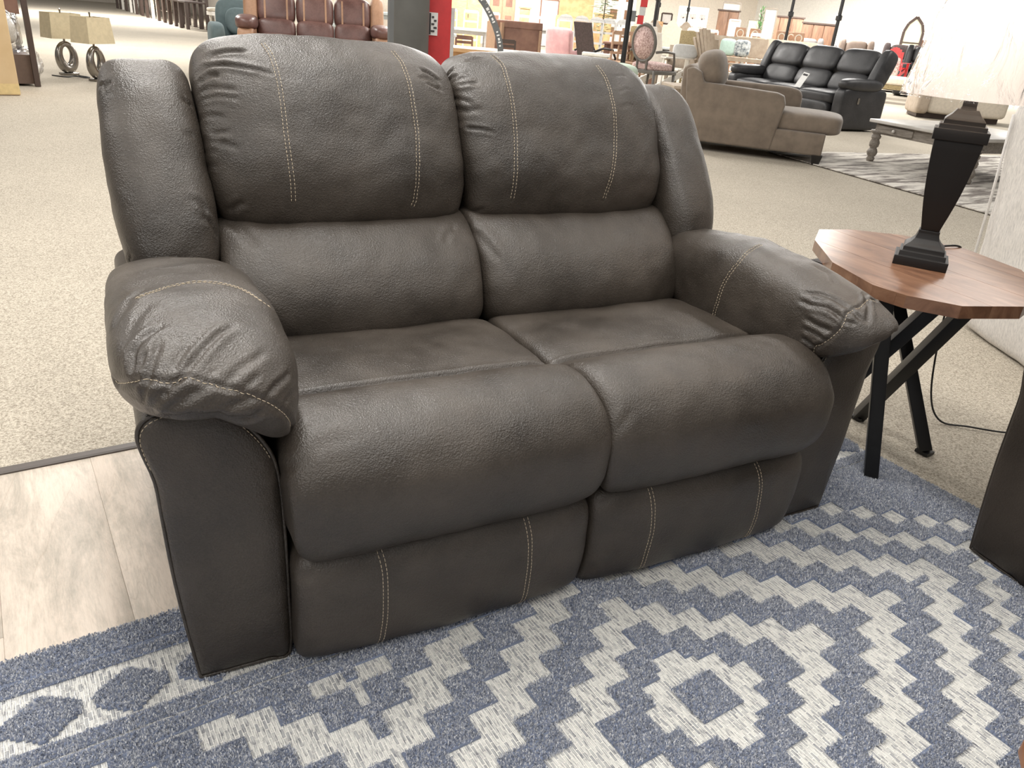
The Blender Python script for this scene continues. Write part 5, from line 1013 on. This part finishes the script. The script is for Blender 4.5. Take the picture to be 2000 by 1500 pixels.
# grey and white dining chairs with arched backs
gcp = [(13.05, 17.75), (13.38, 17.5), (13.68, 17.25), (13.95, 17.1), (14.2, 16.8)]
for i, (x, y) in enumerate(gcp):
    c = dchair(x, y, F_(x, y, PI), M['greychair'], ('leftmost', 'second', 'middle', 'fourth', 'rightmost')[i] + ' of the five pale grey dining chairs below the plant', 'pale grey arched dining chairs', h=1.24, w_=0.38, slats=3)
    MB().extr([(-0.17, 0), (-0.12, 0.05), (0, 0.075), (0.12, 0.05), (0.17, 0)], 'y', 0.16, 0.19).build('arched_rail', M['greychair'], c).location = (0, 0, 1.22)
for i, (x, y) in enumerate(((13.0, 19.7), (13.6, 19.6), (14.15, 19.3), (12.2, 20.0), (11.2, 20.6), (11.7, 20.3))): dchair(x, y, F_(x, y, PI), M['white'], ('white dining chair behind the pink chair', 'white dining chair behind the dark sling chair', 'white dining chair left of the grey chair row', 'white dining chair above the brown sideboard right end', 'white dining chair above the brown sideboard left end', 'white dining chair above the brown sideboard middle')[i], 'white dining chairs at the back tables', h=1.2, w_=0.42, slats=3)
dtable(12.9, 18.7, F_(12.9, 18.7), 2.4, 0.9, 0.9, M['greychair'], 'pale grey dining table among the white and grey chairs')
dtable(12.35, 14.25, F_(11.7, 14.6) - 0.1, 1.2, 0.85, 0.80, M['brownpanel'], 'reddish brown trestle table in front of the grey chairs')
for i, (x, y) in enumerate(((11.6, 13.6), (12.1, 14.3), (12.6, 14.2))): dchair(x, y, F_(x, y, 0.6 + PI * (i == 1)), M['lightbrown'], ('brown dining chair nearest the sling chair', 'brown dining chair at the trestle table middle', 'brown dining chair at the trestle table right end')[i], h=1.05, w_=0.42)
wb = dtable(8.75, 10.95, F_(9.3, 10.7), 0.46, 0.36, 0.70, M['white'], 'small white open side table behind the mint daybed', name='open_side_table', cat='table'); sb('grey_basket', (0, 0, 0.18), (0.42, 0.3, 0.30), M['greychair'], wb, p=4)
# furniture against the back: pine set, mirrors, cabinets
cabinet('oak_hutch', 14.9, 26.2, F_(15, 26), 1.1, 0.5, 2.1, M['oak'], 'honey oak hutch behind the arched strip', rows=2)
cabinet('oak_dresser', 16.0, 25.6, F_(16, 25.6), 0.9, 0.5, 1.9, M['lightbrown'], 'light brown open hutch right of the oak hutch', rows=3, cols=2, panem=M['brownpanel'])
framed('red_framed_mirror', 17.4, 24.7, F_(17.4, 24.7), 0.75, 0.62, 1.0, M['brownpanel'], M['paper'], 'white panel in reddish brown frame left of the pine furniture', 'picture')
cabinet('pine_nightstand', 16.7, 25.2, F_(16.7, 25.2), 0.35, 0.4, 1.4, M['pine'], 'narrow pine stand left of the red framed panel', rows=1, cols=1)
bd = thing('pine_bed', (18.2, 24.3, 0), F_(18.2, 24.3), 'knotty pine bed with tall headboard and arched footboard', 'bed'); MB().box((0.05, 0.8, 1.15), (1.25, 0.10, 2.1)).build('headboard', M['pine'], bd); MB().box((-0.05, -0.7, 0.7), (1.15, 0.10, 1.15)).build('footboard', M['pine'], bd)
MB().extr([(-0.62, 0), (-0.3, 0.12), (0, 0.17), (0.3, 0.12), (0.52, 0)], 'y', -0.75, -0.65).build('arched_rail', M['pine'], bd).location = (0, 0, 1.27); MB().box((0, 0, 0.5), (1.1, 1.5, 0.4)).build('mattress', M['white'], bd)
cabinet('pine_chest', 18.9, 23.5, F_(18.9, 23.5), 0.62, 0.5, 1.42, M['pine'], 'knotty pine chest right of the pine bed', rows=1, cols=2)
plant(17.85, 22.2, 'leafy green tree-like plant right of the pine furniture', 2.4, 0.55, tall=False, n=420)
cabinet('glazed_cabinet', 20.5, 24.5, F_(20.5, 24.5), 1.05, 0.45, 2.4, M['white'], 'white glazed cabinet with two doors beside the green plant', rows=4, cols=2, panem=M['walnut'])
framed('wall_picture', 13.4, 28.2, F_(13.4, 28.2), 1.05, 0.9, 0.9, M['darkbrown'], M['ink'], 'dark framed panel above the white glass table', 'picture')
# pole with extinguisher sign
pole(9.10, 10.66, 'black pole carrying the red and grey sign', 0.042)
sg = thing('red_sign', (9.22, 10.50, 0.0), F_(9.2, 10.5), 'red and grey box sign hanging on the black pole above oval-back chair', 'sign'); MB().box((0.02, 0, 1.50), (0.11, 0.06, 0.11)).build('top_block', M['red'], sg); MB().box((0.01, 0, 1.39), (0.10, 0.05, 0.14)).build('printed_panel', M['greychair'], sg); MB().box((-0.005, 0, 1.255), (0.10, 0.06, 0.13)).build('lower_block', M['red'], sg)
MB().box((-0.12, 0.02, 1.30), (0.07, 0.08, 0.16)).build('grey_box', M['pillar'], sg); MB().bar((0, 0, 1.3), (-0.12, 0.16, 1.3), 0.02).build('bracket', M['black_metal'], sg)
pole(13.4, 14.76, 'black pole right of the red sign', 0.042); pole(17.5, 19.2, 'thin black pole just behind the second pole', 0.035); pole(18.6, 15.2, 'black pole in front of the walnut armoire', 0.04); pole(19.3, 14.2, 'black pole before the white wall', 0.045); pole(19.9, 20.4, 'black pole left of the white locker cabinet', 0.03)
adirondack(11.7, 12.5, F_(11.7, 12.5, 2.4), M['white'], 'white adirondack chair behind the oval-back chair', 1.12)
for i, (x, y, r_) in enumerate(((12.75, 12.7, 2.6), (13.3, 15.0, 2.9), (13.6, 13.6, 3.4))): dchair(x, y, F_(x, y, r_), M['olive'], ('olive wicker high-back chair right of the white adirondack chair', 'olive wicker high-back chair left of the second pole', 'olive wicker high-back chair behind the first wicker chair')[i], 'olive wicker chairs', h=1.16, w_=0.50, solid=True, arms=True)
dtable(13.5, 14.4, F_(13.6, 14.3), 1.4, 0.9, 0.78, M['glasswhite'], 'white topped patio table among the wicker chairs', legm=M['darkbrown'])
for i, (x, y) in enumerate(((15.85, 18.0), (16.95, 18.75), (16.45, 17.45), (17.55, 18.05))):
    c = thing('camel_back_chair', (x, y, 0), F_(x, y, PI + 0.2), ('cream camel-back chair left of the second pole', 'grey camel-back chair right beside the second pole', 'cream camel-back chair left of the white lockers', 'grey camel-back chair under the white lockers')[i], 'chair', 'camel-back upholstered chairs')
    MB().extr([(-0.26, 0.4), (0.26, 0.4), (0.27, 1.2), (0.15, 1.26), (0.08, 1.36), (0, 1.40), (-0.08, 1.36), (-0.15, 1.26), (-0.27, 1.2)], 'y', 0.2, 0.30).build('backrest', M['offwhite'] if i % 2 == 0 else M['greybeige'], c, bevel=0.015); sb('seat', (0, 0, 0.44), (0.52, 0.52, 0.14), M['offwhite'], c, p=5, n=6)
    for x_ in (-0.22, 0.22):
        for y_ in (-0.2, 0.22): MB().bar((x_, y_, 0), (x_, y_, 0.38), 0.04).build('leg', M['darkbrown'], c)
framed('small_white_picture', 17.7, 19.0, F_(17.7, 19.0), 1.30, 0.30, 0.28, M['darkbrown'], M['paper'], 'small white picture left of the white lockers', 'picture')
cabinet('oak_box_stand', 17.45, 19.1, F_(17.4, 19.1), 0.34, 0.3, 1.35, M['oak'], 'small oak stand left of the white lockers', rows=1, cols=1, crown=False)
lk = thing('white_lockers', (24.1, 24.4, 0), F_(24.1, 24.4), 'white locker cabinet with six framed openings', 'cabinet'); MB().box((0, 0, 1.0), (1.15, 0.5, 2.05)).build('body', M['white'], lk)
for i in range(3):
    for j in range(2): q = MB().box((-0.36 + i * 0.36, -0.26, 1.70 - j * 0.42), (0.22, 0.02, 0.15)).build('opening', M['pattern_pink'], lk); MB().box((-0.36 + i * 0.36, -0.275, 1.62 - j * 0.42), (0.04, 0.02, 0.05)).build('knob', M['ink'], q)
cabinet('walnut_cabinet', 24.9, 23.3, F_(24.9, 23.3), 0.78, 0.45, 1.98, M['walnut'], 'walnut two-door cabinet right of the white lockers', rows=1, cols=2)
framed('leaning_mirror', 26.4, 24.6, F_(26.4, 24.6), 0.0, 0.70, 2.35, M['greywood'], M['mirror'], 'grey framed mirror behind the walnut cabinet', 'mirror')
framed('green_artwork', 25.5, 22.5, F_(25.5, 22.5), 1.0, 0.42, 0.75, M['greywood'], M['art'], 'pale green artwork between the two mirrors', 'picture')
framed('lit_square_shade', 21.5, 19.78, F_(22.4, 20.6), 1.1, 0.34, 0.52, M['white'], M['paper'], 'white square shade on a stand right of walnut cabinet', 'lamp')
for i, (x, y) in enumerate(((17.3, 16.7), (16.95, 17.0), (16.6, 14.4), (22.2, 20.1))): dchair(x, y, F_(x, y, PI), M[('white', 'white', 'white', 'darkbrown')[i]], ('white dining chair under the walnut cabinet', 'white dining chair left of the other under the walnut cabinet', 'white chair before the potted palm', 'dark chair beside the white square shade')[i], h=1.26, w_=0.40, slats=2)
dtable(21.5, 19.8, F_(21, 20.3), 2.2, 0.9, 1.1, M['darkbrown'], 'espresso counter table under the green artwork')
framed('standing_mirror', 26.6, 22.7, F_(26.6, 22.7), 0.0, 0.46, 2.22, M['greywood'], M['mirror'], 'tall grey framed mirror behind the palm plant', 'mirror')
plant(25.5, 22.2, 'slim green palm in front of the tall mirror', 2.2, 0.34, tall=True, n=140)
cabinet('walnut_armoire', 27.8, 22.9, F_(27.8, 22.9), 1.35, 0.5, 1.98, M['walnut'], 'wide walnut armoire behind the third pole', rows=1, cols=3)
for i, (x, y) in enumerate(((19.0, 17.2), (20.05, 16.55), (20.99, 16.97), (20.36, 16.18), (19.4, 17.0))):
    c = dchair(x, y, F_(x, y, PI), M['tan_leather'], ('carved chair with round emblem left of the armoire', 'left carved chair with round emblem before the armoire', 'middle carved chair with round emblem before the armoire', 'right carved chair with round emblem before the armoire', 'carved chair with round emblem beside the palm')[i], 'carved chairs with round emblems', h=1.38, w_=0.30, solid=True)
    MB().tube([(0.09 * math.cos(2 * PI * k / 16), 0.175, 1.22 + 0.10 * math.sin(2 * PI * k / 16)) for k in range(16)], 0.018, 6, closed=True).build('round_emblem', M['offwhite'], c)
dtable(17.3, 14.4, F_(17.3, 14.4) + 0.05, 1.9, 1.0, 1.15, M['greybeige'], 'long driftwood counter behind the black reclining sofa', th=0.25)
adirondack(12.6, 11.8, F_(12.6, 11.8, 2.4), M['greybeige'], 'driftwood grey adirondack chair behind the taupe chaise', 1.1)
dtable(9.3, 9.2, F_(9.3, 9.2, 0.3), 0.75, 0.75, 0.40, M['greybeige'], 'low driftwood slatted table left of the taupe chaise')
lv = thing('outdoor_loveseat', (12.2, 12.4, 0), F_(12.2, 12.4, -0.4), 'driftwood outdoor seat with a pale grey pillow', 'loveseat'); lv.scale = (0.7, 0.9, 1); MB().box((0, 0, 0.36), (1.3, 0.6, 0.06)).build('seat_board', M['greybeige'], lv); MB().box((0, 0.28, 0.62), (1.3, 0.05, 0.5)).build('back_board', M['greybeige'], lv)
for s_ in (-1, 1): MB().box((s_ * 0.64, 0, 0.60), (0.12, 0.7, 0.03)).build('armrest', M['greybeige'], lv); MB().box((s_ * 0.64, -0.28, 0.29), (0.09, 0.05, 0.58)).build('leg', M['greybeige'], lv); MB().box((s_ * 0.64, 0.28, 0.29), (0.09, 0.05, 0.58)).build('leg', M['greybeige'], lv)
pw = sb('grey_pillow', (0, 0, 0), (0.50, 0.14, 0.26), M['greyrec'], None, p=4.5); pw.data.materials[0] = M['greychair']; pw.location = (12.05, 12.25, 0.78); pw.rotation_euler = (-0.25, 0, F_(12.1, 12.2)); tag(pw, 'pale grey pillow on the driftwood outdoor seat', 'pillow')
for i, (x, y, mm) in enumerate(((14.65, 13.55, 'palegreen'), (14.85, 13.3, 'floral'))):
    o = sb('square_pillow', (0, 0, 0), (0.36, 0.14, 0.36), M[mm], None, p=4); o.location = (x, y, 0.90); o.rotation_euler = (-0.2, 0, F_(x, y)); tag(o, ('pale green square pillow behind the black reclining sofa', 'blue floral square pillow right of the pale green pillow')[i], 'pillow')
o2 = thing('outdoor_sofa', (14.9, 13.6, 0), F_(14.9, 13.6), 'driftwood outdoor sofa holding the green and floral pillows', 'sofa'); MB().box((0, -0.1, 0.66), (1.5, 0.5, 0.08)).build('seat_board', M['greybeige'], o2); MB().box((0, 0.22, 0.92), (1.5, 0.08, 0.42)).build('back_board', M['greybeige'], o2)
for x_ in (-0.7, 0.7):
    for y_ in (-0.28, 0.2): MB().box((x_, y_, 0.31), (0.07, 0.07, 0.62)).build('leg', M['greybeige'], o2)
# right: recliner row, mirror, red adirondack, benches
for i, (x, y, mm, n_, sc) in enumerate(((22.1, 17.2, 'greyrec', 1, 1.2), (22.85, 15.95, 'carpetrec', 1, 1.25), (23.5, 14.85, 'sling', 1, 1.25), (22.4, 13.4, 'black_leather', 1, 1.24), (20.6, 15.5, 'greyrec', 1, 1.06))):
    small_recliner('distant_recliner', (x, y, 0), F_(x, y), ('grey recliner right of the fourth pole', 'brown recliner in the middle of the far recliner row', 'dark single recliner in the far recliner row', 'black recliner beside the lamp shade edge', 'grey recliner below the small wall headboard')[i], n_, M[mm], M[mm], sc=sc, wid=0.52, group='recliners along the far side', cat='recliner')
cabinet('tufted_headboard', 24.2, 18.5, F_(24.2, 18.5), 1.05, 0.12, 1.72, M['walnut'], 'dark wooden headboard standing behind the grey recliner', cat='headboard', rows=1, cols=3)
framed('gothic_mirror', 27.8, 17.3, F_(27.8, 17.3), 1.0, 0.62, 1.25, M['darkbrown'], M['art'], 'pointed arch mirror in dark frame against the white wall', 'mirror', arch=True)  # glass coloured pale to imitate a bright reflection
bm_ = thing('mirror_stand', (28.1, 17.2, 0), F_(28, 17.2), 'dark wooden chest under the pointed arch mirror', 'chest'); MB().box((0.15, 0.2, 0.5), (1.3, 0.5, 0.98)).build('body', M['darkbrown'], bm_); MB().box((0.4, 0.2, 1.25), (0.6, 0.1, 0.6)).build('back_panel', M['brownpanel'], bm_)
ad_ = adirondack(20.32, 12.85, F_(20.3, 12.8, 2.8), M['redlight'], 'coral red adirondack chair between the sofa and the lamp shade', 0.66); ad_.location.z = 0.48
bc = thing('cream_bench', (18.2, 11.45, 0), F_(18.2, 11.45, 0.1), 'cream upholstered bench with wooden legs behind the black sofa', 'bench'); sb('seat', (0, 0, 0.50), (1.45, 0.6, 0.20), M['offwhite'], bc, p=6); MB().box((0, 0, 0.36), (1.42, 0.58, 0.10)).build('rail', M['olive'], bc); sb('backrest', (-0.3, 0.32, 0.78), (0.7, 0.12, 0.46), M['pattern_pink'], bc, p=6)
for x_ in (-0.66, 0.66):
    for y_ in (-0.24, 0.24): MB().bar((x_, y_, 0), (x_ * 0.97, y_, 0.34), 0.06).build('leg', M['olive'], bc)
dtable(20.3, 12.8, F_(20.3, 12.8), 1.8, 0.9, 0.48, M['greybeige'], 'driftwood patio table under the coral red chair', th=0.06)
cb2 = thing('cream_sofa', (16.2, 8.9, 0), F_(16.2, 8.9, 0.3), 'pale beige sofa partly hidden behind the lamp body', 'sofa'); sb('seat', (0.2, -0.1, 0.30), (1.5, 0.8, 0.42), M['offwhite'], cb2, p=8); sb('arm', (-0.62, -0.1, 0.40), (0.24, 0.9, 0.66), M['greybeige'], cb2, p=8); sb('backrest', (0.2, 0.36, 0.62), (1.7, 0.22, 0.70), M['offwhite'], cb2, p=6); MB().box((0.1, 0, 0.05), (1.5, 0.7, 0.09)).build('plinth', M['darkbrown'], cb2)
# framed pictures high on the beige wall
for i, x_ in enumerate((24.3, 25.6)): framed('wall_picture', x_, 29.88, 0, 2.75 - 0.1 * i, 0.9, 0.7, M['white'], M['brownpanel'], ('left brown picture high on the beige wall', 'right brown picture high on the beige wall')[i], 'picture')
